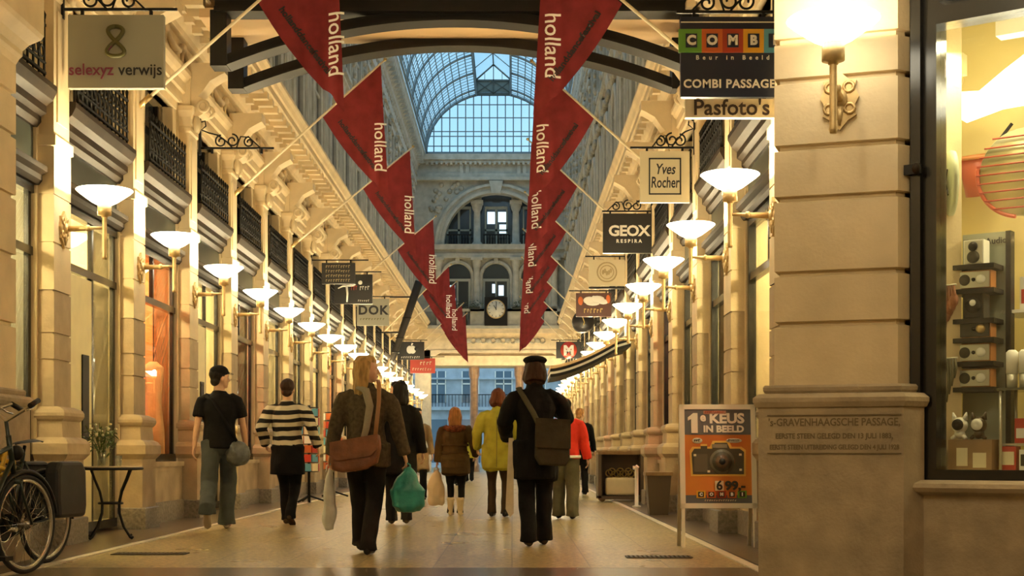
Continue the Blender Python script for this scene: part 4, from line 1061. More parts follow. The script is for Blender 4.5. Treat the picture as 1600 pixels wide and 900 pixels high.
# box with two round eyed figures
x0b, zt_b = sl(1484, 687, .25); x1b, _ = sl(1552, 687, .25)
bx = (x0b+x1b)/2; bw = (x1b-x0b)/2
r = empty('carton', sw(bx, .30, zb_-.02), WA, 'brown printed carton in the lower left of the shop window', 'box')
hb = zt_b-zb_+.02
m = MB(); m.box(-bw, bw, -.08, .12, 0, hb); m.build('box_body', mat('brown carton', (.32, .20, .10), .7, var=.2), r)
m = MB(); m.box(-bw*.6, -bw*.1, -.086, -.08, hb*.2, hb*.75); m.box(bw*.15, bw*.75, -.086, -.08, hb*.15, hb*.6); m.build('printed_labels', CREAMT, r)
for px, mt_, lab in ((1498, WHITE, 'white round eyed toy speaker on the brown carton'), (1528, mat('dark brown plastic', (.06, .04, .02), .4), 'dark round eyed toy speaker on the brown carton')):
    x, _ = sl(px, 665, .28); q = empty('toy_speaker', sw(x, .30, zb_-.016+hb), WA, lab, 'speaker', 'toy speakers on the carton')
    m = MB(); m.ell((0, 0, .085), (.05, .045, .05), 14, 9); m.ell((0, 0, .03), (.035, .035, .03), 10, 6); m.build('body', mt_, q)
    for s in (-1, 1):
        m = MB(); m.tube([(s*.03, 0, .12), (s*.042, 0, .165)], [.02, .004], 6); m.build('ear', mt_, q)
        m = MB(); m.tube([(s*.025, -.01, .02), (s*.045, -.02, .0)], [.014, .012], 6); m.build('foot', mt_, q)
    m = MB(); m.M = Matrix.Translation((0, -.042, .088)) @ Matrix.Rotation(PI/2, 4, 'X'); m.lathe([(.001, .008), (.012, .012), (.034, .008), (.036, 0)], seg=16); m.build('eye', BLACK if mt_ is WHITE else WHITE, q)
# lower right: glass table, two flasks, boxes
x0t, zt_t = sl(1562, 607, .3)
r = empty('display_table', sw(x0t, .35, zb_-.02), WA, 'glass topped display table at the right of the shop window', 'table')
ht = zt_t-zb_+.02
m = MB(); m.box(0, .9, -.12, .25, ht-.015, ht); m.build('table_top', mat('smoked glass', (.10, .10, .06), .1), r)
for xx in (.02, .86):
    for yy in (-.1, .22): m = MB(); m.tube([(xx, yy, 0), (xx, yy, ht-.015)], .01, 6); m.build('leg', ALU, r)
for px, lab in ((1580, 'white flask standing on the display table, left of its pair'), (1600, 'white flask standing on the display table, right of its pair')):
    x, _ = sl(px, 580, .34); q = empty('flask', sw(x, .36, zt_t), WA, lab, 'flask', 'flasks on the display table')
    m = MB(); m.lathe([(.001, 0), (.032, 0), (.034, .09), (.001, .09)], seg=16); m.build('cup', ALU, q); m = MB(); m.lathe([(.001, .09), (.036, .09), (.036, .22), (.02, .235), (.001, .235)], seg=16); m.build('body', WHITE, q)
for k, (px, h_, mt_, lab) in enumerate(((1577, .16, SRED, 'small red box under the display table'), (1598, .14, WHITE, 'white box under the display table'), )):
    x, _ = sl(px, 720, .3); q = empty('product_box', sw(x+.03*k, .33, zb_-.02), WA, lab, 'box', 'boxes under the display table')
    m = MB(); m.box(-.045, .045, -.05, .05, 0, h_); m.build('box_body', mt_, q); m = MB(); m.box(-.035, .035, -.055, -.05, h_*.3, h_*.8); m.build('printed_panel', CREAMT if mt_ is SRED else SPK, q)
x, z = sl(1597, 640, .4); q = empty('product_box', sw(x+.03, .4, zt_t-.13 if False else zb_-.02+.18), WA, 'red and white box on the shelf under the flasks', 'box')
m = MB(); m.box(-.06, .06, -.05, .05, 0, .15); m.build('box_body', SRED, q); m = MB(); m.box(-.05, .05, -.055, -.05, .03, .09); m.build('printed_panel', WHITE, q)
m = MB(); m.box(x0t-.0, x0t+.9, .28, .55, zb_-.02+.165, zb_-.02+.178); o = m.build('lower_shelf', ALU, shop)
x, z = sl(1600, 530, .7); m = MB(); m.box(x-.12, x+.7, .6, 1.0, z+.16, z+.18); m.build('wall_shelf', WHITE, shop)
q = empty('product_box', sw(x+.02, .8, z+.18), WA, 'white and red box on the upper shelf right of the display tower', 'box')
m = MB(); m.box(-.06, .06, -.05, .05, 0, .22); m.build('box_body', WHITE, q); m = MB(); m.box(-.05, .05, -.055, -.05, .05, .14); m.build('printed_panel', SRED, q)
# cluster of hanging straps on the side wall
for k, (px, py, col_, lab) in enumerate(((1482, 475, (.22, .07, .02), 'brown leather cases hanging high on the pale side wall'), (1484, 590, (.10, .09, .05), 'dark camera straps hanging low on the pale side wall'))):
    x, z = sl(px, py, .3); q = empty('hanging_straps', sw(x-.02, .36, z), WA, lab, 'straps')
    mt_ = mat('strap leather %d' % k, col_, .6, var=.3, scale=15)
    for j in range(5):
        m = MB(); dx = -.03+.016*j; L = .12+.05*((j*3) % 4)
        m.tube([(dx, 0, .12), (dx+.01, -.01, .12-L*.5), (dx-.006, 0, .12-L)], [.007, .009, .006], 6)
        if k == 0: m.ell((dx, 0, .1-L*.6), (.03, .025, .045), 8, 6)
        m.build('strap', mt_, q)
    m = MB(); m.tube([(-.05, .0, .125), (.05, .0, .125)], .006, 6); m.build('hook_rail', ALU, q)
# padlock like bolt on the black frame
p = sw(xa-.01, -.12, sl(1440, 270, 0)[1]); r = empty('door_bolt', p, WA, 'black iron bolt on the edge of the black shop frame', 'bolt')
m = MB(); m.box(-.05, .05, -.02, .02, -.03, .03); m.build('plate', BLACK, r); m = MB(); m.ell((.03, -.025, 0), (.028, .02, .035), 10, 6); m.build('knob', DARKWOOD, r)

# ------------------------------------------------------------------ A-board
Y = 12.9
r = empty('sandwich_board', (W(1120, 850, Y).x, Y, 0.006), math.radians(2), 'white framed sandwich board advertising a camera on an orange poster', 'sign')
hw = .352; zlo, zhi = .36, 1.318
FR = mat('white aluminium frame', (.80, .78, .68), .35)
def tilt(s): return Matrix.Rotation(s*.10, 4, 'X')
m = MB(); m.M = Matrix.Translation((0, -.14, 0)) @ tilt(-1)
for q in ((-hw, hw, zhi-.045, zhi), (-hw, hw, zlo, zlo+.045), (-hw, -hw+.045, zlo, zhi), (hw-.045, hw, zlo, zhi)): m.box(q[0], q[1], -.018, .018, q[2], q[3])
m.build('frame', FR, r)
m = MB(); m.M = Matrix.Translation((0, -.14, 0)) @ tilt(-1)
for s in (-1, 1): m.box(s*(hw-.022)-.014, s*(hw-.022)+.014, -.014, .014, 0, zlo)
m.build('front_legs', FR, r)
m = MB(); m.M = Matrix.Translation((0, .14, 0)) @ tilt(1)
for s in (-1, 1): m.box(s*(hw-.02)-.016, s*(hw-.02)+.016, -.014, .014, 0, zhi-.02)
m.box(-hw, hw, -.012, .012, zlo, zlo+.04); m.build('rear_frame', mat('aluminium with painted shade', (.35, .31, .22), .4), r)  # rear frame's shade is put into its darker colour
PM_ = Matrix.Translation((0, -.14, 0)) @ tilt(-1)
po = link('poster', None, r)
po.matrix_basis = PM_
def pbox(nm, mt_, x0, x1, z0, z1, d): m = MB(); m.box(x0, x1, -d, -d+.003, z0, z1); return m.build(nm, mt_, po)
bpy.data.objects.remove(po)
mo = MB(); mo.box(-hw+.045, hw-.045, -.006, .0, zlo+.045, zhi-.045); po = mo.build('poster', mat('orange poster paper', (.72, .30, .04), .5, col2=(.55, .13, .03), scale=1.6, detail=2), r); po.matrix_basis = PM_
SLATE = mat('slate grey poster band', (.12, .13, .15), .5)
pw = hw-.045; ph0, ph1 = zlo+.045, zhi-.045
pbox('top_band', SLATE, -pw, pw, ph1-.235, ph1, .009); pbox('bottom_band', SLATE, -pw, pw, ph0, ph0+.075, .009)
m = MB(); m.prism([(-.245, ph1-.22), (-.185, ph1-.22), (-.185, ph1-.035), (-.225, ph1-.035), (-.275, ph1-.075), (-.275, ph1-.105), (-.245, ph1-.09)], -.016, -.008); m.build('numeral', WHITET, po); text('e', .11, WHITET, po, (-.135, -.012, ph1-.075), bold=.004); text('KEUS', .125, WHITET, po, (.085, -.012, ph1-.088), bold=.005, sx=1.12); text('IN BEELD', .085, WHITET, po, (.055, -.012, ph1-.185), bold=.0035, sx=1.08)
pbox('pasted_strip', mat('pink buff strip', (.45, .25, .18), .5), -.13, .08, ph1-.045, ph1-.012, .014); marks(.18, .022, SRED2, po, (-.025, -.016, ph1-.029), 10, 20)
BADGE = mat('pale poster badge', (.62, .60, .50), .5)
for x, a, b in ((-.19, .048, .027), (.15, .075, .022)): m = MB(); m.ell((x, -.010, ph1-.29), (a, .004, b), 14, 6); m.build('badge', BADGE, po); marks(.06, .025, BLACKT, po, (-.19, -.016, ph1-.29), 3, 22); marks(.11, .02, BLACKT, po, (.15, -.016, ph1-.29), 7, 23)
CAMM = mat('dark camera print', (.07, .065, .045), .45); CAMG = mat('yellow halo print', (.78, .50, .10), .5)
zc_ = ph1-.475
def camshape(g): return [(-.235-g, zc_-.125-g), (.235+g, zc_-.125-g), (.24+g, zc_+.08+g), (.20+g, zc_+.11+g), (.11+g, zc_+.11+g), (.085+g, zc_+.165+g), (-.03-g, zc_+.165+g), (-.055-g, zc_+.11+g), (-.10, zc_+.11+g), (-.10, zc_+.135+g), (-.16, zc_+.135+g), (-.16, zc_+.11+g), (-.22-g, zc_+.11+g), (-.245-g, zc_+.07+g)]
m = MB(); m.prism(camshape(.018), -.010, -.005); m.build('camera_halo', CAMG, po)
m = MB(); m.prism(camshape(0), -.014, -.005); cb = m.build('camera_picture', CAMM, po)
for rr, nm, mt_, d in ((.115, 'lens_barrel', mat('grey lens ring', (.16, .15, .11), .4), .017), (.092, 'lens_ring', CAMM, .020), (.062, 'lens_glass', mat('brown lens glass', (.14, .09, .06), .2), .023), (.03, 'lens_centre', BLACKT, .026)):
    m = MB(); m.M = Matrix.Translation((.035, -d, zc_-.01)) @ Matrix.Rotation(PI/2, 4, 'X'); m.lathe([(.001, 0), (rr, 0), (rr, -.006)], seg=26); m.build(nm, mt_, po)
m = MB()
for x, z in ((-.215, .05), (.205, .055), (.205, -.085), (-.09, -.1)): m.box(x-.012, x+.012, -.018, -.012, zc_+z-.01, zc_+z+.01)
m.build('camera_highlights', CREAMT, po)
pbox('grip_panel', mat('grey brown grip print', (.12, .105, .07), .6), -.225, -.10, zc_-.105, zc_+.06, .017)
m = MB(); m.box(-.055, .085, -.017, -.013, zc_+.118, zc_+.152); m.build('finder_print', mat('grey finder print', (.25, .23, .17), .5), po)
pbox('price_tab', CREAMT, -.035, .045, ph0+.115, ph0+.205, .022); text('6', .12, BLACKT, po, (.005, -.024, ph0+.16), bold=.003); text('99,-', .11, SPK, po, (.15, -.024, ph0+.158), bold=.005, sx=1.1)
for i, (ch, mt_) in enumerate(zip('COMBI', (SYEL, SORANGE, SRED2, SORANGE, SGREEN))):
    x = -.165+.095*i; pbox('coloured_square', mt_, x-.042, x+.042, ph0+.048, ph0+.115, .016); pbox('letter_panel', SPK, x-.026, x+.026, ph0+.058, ph0+.105, .019); text(ch, .038, WHITET, po, (x, -.021, ph0+.081), bold=.003)
marks(.3, .016, CREAMT, po, (.02, -.012, ph0+.025), 14, 21)

# ------------------------------------------------------------------ bistro table with a vase of flowers
Y = 14.05; tx = W(173, 800, Y).x
r = empty('bistro_table', (tx, Y, .006), .3, 'small round bistro table with black curved iron legs by the left wall', 'table')
m = MB(); m.lathe([(.001, .70), (.30, .70), (.31, .71), (.31, .725), (.30, .73), (.001, .73)], seg=32); m.build('table_top', mat('worn pale wood top', (.42, .32, .18), .5, var=.2, scale=15), r)
m = MB(); m.torus((0, 0, .708), .31, .014, 'z', 32, 6); m.build('rim', BLACK, r)
for k in range(4):
    a = PI/4+PI/2*k; c, s = math.cos(a), math.sin(a)
    m = MB(); m.tube([(c*q, s*q, z) for q, z in ((.27, .70), (.22, .60), (.15, .48), (.115, .36), (.12, .26), (.18, .12), (.26, .025), (.28, .015), (.295, .03))], .013, 7); m.build('leg', BLACK, r)
m = MB(); m.torus((0, 0, .36), .115, .012, 'z', 20, 5); m.build('stretcher_ring', BLACK, r)
p = (tx-.08, Y-.05, .736)
r = empty('flower_vase', p, 0, 'clear glass vase with a green white bouquet on the bistro table', 'vase')
m = MB(); m.lathe([(.001, .0), (.04, 0), (.042, .09), (.048, .16), (.042, .16), (.036, .09), (.034, .015), (.001, .015)], seg=18); m.build('vase', glass('vase glass', (.9, .95, .9), .25), r)
LEAF = mat('leaf green', (.09, .14, .03), .55, var=.4, scale=30)
m = MB()
for k in range(14):
    a = k*2.4; t = .05+.13*((k*7) % 10)/10; h = .30+.16*((k*3) % 7)/7
    m.tube([(0, 0, .03), (math.cos(a)*t*.3, math.sin(a)*t*.3, h*.5), (math.cos(a)*t, math.sin(a)*t, h)], .004, 4)
m.build('stems', LEAF, r)
m = MB()
for k in range(130):
    a = random.uniform(0, 2*PI); q = Vector((random.gauss(0, .075), random.gauss(0, .075), random.gauss(.27, .06))); d = Vector((math.cos(a), math.sin(a), random.uniform(-.2, .9)))*.045; e = Vector((-d.y, d.x, .01)).normalized()*.013
    m.poly([q-d, q+e, q+d, q-e])
m.build('leaves', LEAF, r)
m = MB()
for k in range(16): a = k*2.4; t = .06+.09*random.random(); m.ell((math.cos(a)*t, math.sin(a)*t, .30+.14*random.random()), (.016, .016, .012), 7, 5)
m.build('blossoms', mat('cream blossoms', (.7, .66, .42), .6), r)
r = empty('drinking_glass', (tx+.10, Y-.08, .736), 0, 'small empty glass on the bistro table beside the vase', 'glass'); m = MB(); m.lathe([(.001, 0), (.03, 0), (.036, .11), (.033, .11), (.028, .008), (.001, .008)], seg=16); m.build('tumbler', glass('tumbler glass', (.92, .95, .92), .25), r)

# ------------------------------------------------------------------ drain gratings in the floor
for px0, px1, py, lab in ((978, 1078, 871, 'dark slotted drain grating in the floor near the sandwich board'), (178, 292, 866, 'dark slotted drain grating in the floor near the bistro table')):
    Y = EYE*F/(py-708); a = W(px0, py, Y); b = W(px1, py, Y)
    r = empty('drain_grating', ((a.x+b.x)/2, Y, 0.001), 0, lab, 'drain', None); hw = (b.x-a.x)/2
    m = MB(); m.box(-hw, hw, -.10, .10, 0, .003); m.build('pit', mat('dark drain', (.015, .012, .008), .9), r)
    m = MB(); k = 0; x = -hw
    while x < hw: m.box(x, x+.016, -.10, .10, .003, .009); x += .038
    m.box(-hw, hw, -.11, -.10, 0, .009); m.box(-hw, hw, .10, .11, 0, .009); m.build('bars', mat('brown iron grating', (.10, .075, .045), .45, .5), r)

# ------------------------------------------------------------------ low display cabinets along the right wall
OLDW = mat('old varnished wood', (.30, .20, .10), .45, var=.25, scale=8)
Y = 24.8
a = W(932, 770, Y); b = W(993, 706, Y)
r = empty('display_cabinet', ((a.x+2.38)/2, Y+.3, .006), 0, 'low open wooden display cabinet against the right wall', 'cabinet'); hw = (2.38-a.x)/2-.03
m = MB(); m.box(-hw, hw, -.30, .30, .84, .88); m.box(-hw-.03, hw+.03, -.33, .30, .88, .91); m.build('cabinet_top', OLDW, r)
m = MB()
for s in (-1, 1): m.box(s*hw, s*(hw-.06), -.30, .30, .06, .84)
m.box(-hw, hw, .26, .30, .06, .84); m.box(-hw, hw, -.30, .3, .04, .1); m.build('carcass', COUNTER, r)
for sx_ in (-1, 1):
    for sy_ in (-1, 1): m = MB(); m.lathe([(.02, 0), (.05, .02), (.05, .04), (.03, .06)], (sx_*(hw-.08), sy_*.22, 0), 12); m.build('foot', OLDW, r)
m = MB()
for k in range(9): m.torus((-.18+.05*k, .2, .50+.03*math.sin(k*2)), .06, .012, 'y', 12, 5)
m.build('gilt_scrollwork', GOLD, r)
q = empty('display_cushion', ((a.x+2.38)/2, Y+.22, .112), 0, 'pale padded box inside the low display cabinet', 'cushion'); m = MB(); m.box(-hw+.14, hw-.14, -.13, .13, 0, .32); o = m.build('pad', CREAMT, q); bv = o.modifiers.new('b', 'BEVEL'); bv.width = .05; bv.segments = 3
Y = 20.0; a = W(1006, 784, Y)
r = empty('planter', (2.05, 19.6, .006), 0, 'dark tapered wooden planter box beside the third right pilaster', 'planter')
m = MB(); m.rings([[(-s, -s, z), (s, -s, z), (s, s, z), (-s, s, z)] for s, z in ((.13, 0), (.17, .55))], True, True, False); m.build('tub', COUNTER, r); m = MB(); m.box(-.19, .19, -.19, .19, .55, .60); m.build('lip', OLDW, r)
r = empty('post', (2.0, 22.4, .006), 0, 'short white bollard post by the right wall', 'post'); m = MB(); m.lathe([(.07, 0), (.07, .02), (.03, .03), (.03, .62), (.045, .64), (.001, .68)], seg=12); m.build('shaft', WHITE, r)
m = MB(); m.box(-.06, .01, -.02, .02, .60, .66); m.build('cap', WHITE, r)

# postcard stands by the left wall
for k, (x, Y, lab) in enumerate(((-3.55, 24.4, 'postcard stand of small coloured cards by the left wall, nearer one'), (-3.5, 27.3, 'postcard stand of small coloured cards by the left wall, farther one'))):
    r = empty('postcard_stand', (x, Y, .006), .4*k, lab, 'postcard stand', 'postcard stands')
    m = MB(); m.tube([(0, 0, 0), (0, 0, 1.7)], .025, 8); m.build('pole', BLACK, r)
    m = MB()
    for j in range(3): a = j*2.094; m.tube([(0, 0, .12), (math.cos(a)*.3, math.sin(a)*.3, .02)], .018, 6)
    m.build('tripod_base', BLACK, r)
    for c_i, mt_ in enumerate((SRED, CREAMT, SORANGE, SBLUE, WHITE)):
        for j in range(8):
            if True:
                for lv in range(7):
                    if (j*3+lv*2) % 5 != c_i: continue
                    m = MB(); m.M = Matrix.Rotation(j*PI/4, 4, 'Z'); m.box(.17, .178, -.06, .06, .55+.16*lv, .68+.16*lv); m.build('card', mt_, r)
    m = MB()
    for lv in range(8): m.torus((0, 0, .54+.16*lv), .165, .006, 'z', 16, 4)
    m.build('wire_rack', BLACK, r)

# ------------------------------------------------------------------ bicycles at the left edge
TYRE = mat('black rubber', (.012, .012, .012), .75); CHROME = mat('chrome', (.6, .58, .52), .25, .9); GREENP = mat('dark green bicycle paint', (.012, .022, .016), .3); TYREW = mat('pale tyre wall', (.42, .38, .30), .6)
def wheel(parent, x, rot=0.0, steer=None):
    h = empty('wheel', (0, 0, 0)); bpy.data.objects.remove(h)
    R_ = .335
    m = MB(); m.torus((0, 0, 0), R_, .019, 'y', 44, 8); t = m.build('wheel', TYRE, parent); t.location = (x, 0, R_+.019)
    m = MB(); m.torus((0, 0, 0), R_-.026, .011, 'y', 44, 6); m.build('rim', CHROME, t)
    m = MB(); m.torus((0, -.0, 0), R_-.016, .013, 'y', 44, 6); m.build('tyre_wall', TYREW, t)
    m = MB()
    for k in range(28):
        a = 2*PI*k/28; s = .03 if k % 2 else -.03; b = a+(.25 if k % 4 < 2 else -.25)
        m.tube([(.02*math.cos(b), s, .02*math.sin(b)), ((R_-.03)*math.cos(a), 0, (R_-.03)*math.sin(a))], .0016, 4)
    m.build('spokes', CHROME, t)
    m = MB(); m.tube([(0, -.05, 0), (0, .05, 0)], .022, 10); m.build('hub', CHROME, t)
    m = MB(); m.torus((0, 0, 0), R_+.038, .02, 'y', 26, 6, PI*.05, PI*1.02); m.build('mudguard', BLACK, t)
    return t
def bicycle(loc, rz, label, steer=0.0):
    r = empty('bicycle', loc, rz, label, 'bicycle', None)
    wheel(r, 0)
    T = lambda nm, pts, rad, mt_=GREENP: (lambda m: (m.tube(pts, rad, 8), m.build(nm, mt_, r))[1])(MB())
    m = MB()
    for pts, rad in (([(.48, 0, .29), (.30, 0, .86)], .017), ([(.48, 0, .29), (.92, 0, .80)], .017), ([(.34, 0, .74), (.90, 0, .90)], .017), ([(.88, 0, .98), (.95, 0, .72)], .02)): m.tube(pts, rad, 8)
    for s in (-.06, .06): m.tube([(0, s, .354), (.48, s*.5, .29)], .01, 6); m.tube([(0, s, .354), (.32, s*.4, .80)], .009, 6)
    m.build('frame', GREENP, r)
    # steering assembly
    f = MB(); f.M = None
    st = MB(); st.tube([(.955, 0, .70), (1.0, 0, .52), (1.08, 0, .354)], .001, 4)
    m = MB()
    for s in (-.055, .055): m.tube([(-.0, s, .66-.66), (.035, s, -.12), (.13, s, -.306)], .011, 6)
    m.tube([(0, -.06, 0), (0, .06, 0)], .02, 8); m.tube([(0, 0, 0), (-.09, 0, .42)], .014, 8)
    fk = m.build('fork', GREENP, r); fk.location = (.955, 0, .66); fk.rotation_euler = (0, 0, steer)
    wh = wheel(fk, .13); wh.location = (.13, 0, -.306)
    m = MB(); m.tube([(-.20, -.28, .53), (-.10, -.26, .56), (-.05, -.12, .50), (-.09, 0, .42), (-.05, .12, .50), (-.10, .26, .56), (-.20, .28, .53)], .012, 8); hb_ = m.build('handlebar', CHROME, fk)
    for s in (-1, 1):
        m = MB(); m.tube([(-.10, s*.26, .56), (-.23, s*.285, .52)], .019, 8); m.build('grip', BLACK, hb_)
        m = MB(); m.tube([(-.05, s*.20, .53), (-.12, s*.22, .50), (-.20, s*.23, .49)], .006, 6); m.build('brake_lever', CHROME, hb_)
    m = MB(); m.ell((.03, 0, .20), (.05, .05, .055), 12, 8); m.build('headlamp', BLACK, fk)
    m = MB(); m.tube([(.33, 0, .78), (.28, 0, .92)], .013, 8); m.rings([[(.28+dx, y_*w_, .95+.012*math.cos(y_*2)-dz) for y_ in [q/4 for q in range(-4, 5)]] for dx, w_, dz in ((-.13, .07, .0), (-.1, .10, -.01), (0, .07, -.0), (.1, .03, .01), (.15, .015, .02))], False, False); m.build('saddle', BLACK, r)
    m = MB(); m.tube([(.48, -.06, .29), (.48, .06, .29)], .02, 8); m.torus((.48, -.05, .29), .095, .008, 'y', 24, 5)
    m.tube([(.48, -.08, .29), (.56, -.08, .15)], .01, 6); m.tube([(.48, .08, .29), (.40, .08, .43)], .01, 6); m.build('crank', CHROME, r)
    for s, x, z in ((-1, .56, .15), (1, .40, .43)): m = MB(); m.box(x-.05, x+.05, s*.09, s*.19, z-.014, z+.014); m.build('pedal', BLACK, r)
    m = MB()
    for s in (-.06, .06): m.tube([(-.22, s, .77), (.25, s, .77)], .007, 6); m.tube([(0, s, .38), (-.12, s, .77)], .006, 5)
    for x in (-.2, -.05, .1, .22): m.tube([(x, -.06, .77), (x, .06, .77)], .006, 5)
    m.build('rear_rack', BLACK, r)
    m = MB(); m.prism([(-.02, .36), (.0, .42), (.48, .40), (.6, .33), (.6, .24), (.5, .19), (.0, .32)], -.075, -.045); m.build('chain_guard', BLACK, r)
    return r
hd = math.radians(80)
front = Vector((-3.465, 9.9, 0)); rear = front-Vector((math.cos(hd), math.sin(hd), 0))*1.085
bk1 = bicycle((rear.x, rear.y, .012), hd, 'black city bicycle at the left edge with its front wheel in view', -.09)
m = MB()
for k in range(3): m.torus((0, 0, 0), .085+.008*k, .016, 'xyz'[k] if k != 1 else 'y', 18, 6)
lk = m.build('cable_lock', mat('yellow lock sleeve', (.70, .45, .06), .45), None); lk.location = front+Vector((-.16, -.02, .80)); lk.rotation_euler = (.4, .3, .6)
tag(lk, 'yellow sleeved cable lock looped on the front of the black bicycle', 'lock')
bk2 = bicycle((-3.66, 10.95, .006), math.radians(256), 'second bicycle parked behind the front one, carrying a black pannier', .2)
m = MB()
for s in (-1,1):
    m.rings([[(x, s*(.09+w_*q), z) for x, z in ((-.23, .36), (.15, .36), (.17, .5), (.17, .74), (.13, .80), (-.19, .80), (-.24, .72), (-.25, .45))] for w_, q in ((.0, 0), (.13, 1))], True, True, False)
o = m.build('pannier', mat('black pannier cloth', (.02, .02, .02), .6, var=.3), None); o.location = (-3.66, 10.95, .006); o.rotation_euler = (0, 0, math.radians(256))
bv = o.modifiers.new('b', 'BEVEL'); bv.width = .03; bv.segments = 2
o.parent = None
tag(o, 'black double pannier bag slung over the rack of the second bicycle', 'bag')

# garments hung in the orange window on the left
GAR = [mat('pale apricot cloth', (.80, .45, .20), .7, var=.2), mat('rust cloth', (.50, .16, .05), .7, var=.25), mat('cream cloth strip', (.85, .72, .45), .7)]
for k, (dx, dy, lab) in enumerate(((-.22, 2.05, 'apricot garment hanging in the orange shop window, nearest the glass'), (-.48, 1.95, 'rust garment hanging in the orange shop window'), (-.72, 2.1, 'cream garment hanging deepest in the orange shop window'))):
    r = empty('hanging_garment', (ZL+dx, YL[1]+dy, 0.86), .2*k, lab, 'garment', 'garments in the orange window')
    m = MB(); pr = []
    for z, rx in ((0, .15), (.3, .13), (.65, .10), (.95, .12), (1.12, .15), (1.2, .05)):
        pr.append([Vector((rx*math.cos(2*PI*i/16)*(1+.12*math.sin(i*4+z*5)), .05*math.sin(2*PI*i/16), z)) for i in range(16)])
    m.rings(pr); m.build('garment', GAR[k], r)
    m = MB(); m.tube([(0, 0, 1.2), (0, 0, 1.35), (0, 0, 2.5)], .006, 5); m.build('hanger', BLACK, r)
# ------------------------------------------------------------------ people
SKIN = mat('light skin', (.55, .33, .21), .55, var=.06, scale=20)
LIPS = mat('lip pink', (.42, .16, .12), .5)
EYEW = mat('eye white', (.75, .72, .68), .3)
def ik(a, b, l1, l2, bend):
    a = Vector(a); b = Vector(b); v = b-a; d = max(1e-4, min(v.length, (l1+l2)*.999)); u = v.normalized(); b = a+u*d
    p = (l1*l1-l2*l2+d*d)/(2*d); h = math.sqrt(max(0, l1*l1-p*p)); bd = Vector(bend); bd -= u*bd.dot(u); bd.normalize()
    return a+u*p+bd*h, b
def cloth(name, col, rough=.85, var=.18, scale=7, bump=.35):
    return mat(name, col, rough, var=var, scale=scale, bump=bump, bscale=16, spec=.15)
HR = [(0, .030, .034, .050), (.02, .048, .055, .038), (.05, .060, .072, .022), (.08, .067, .084, .012), (.115, .072, .093, .004), (.15, .075, .099, -.002), (.18, .072, .094, -.006), (.205, .058, .076, -.010), (.222, .036, .048, -.012), (.23, .012, .018, -.012)]
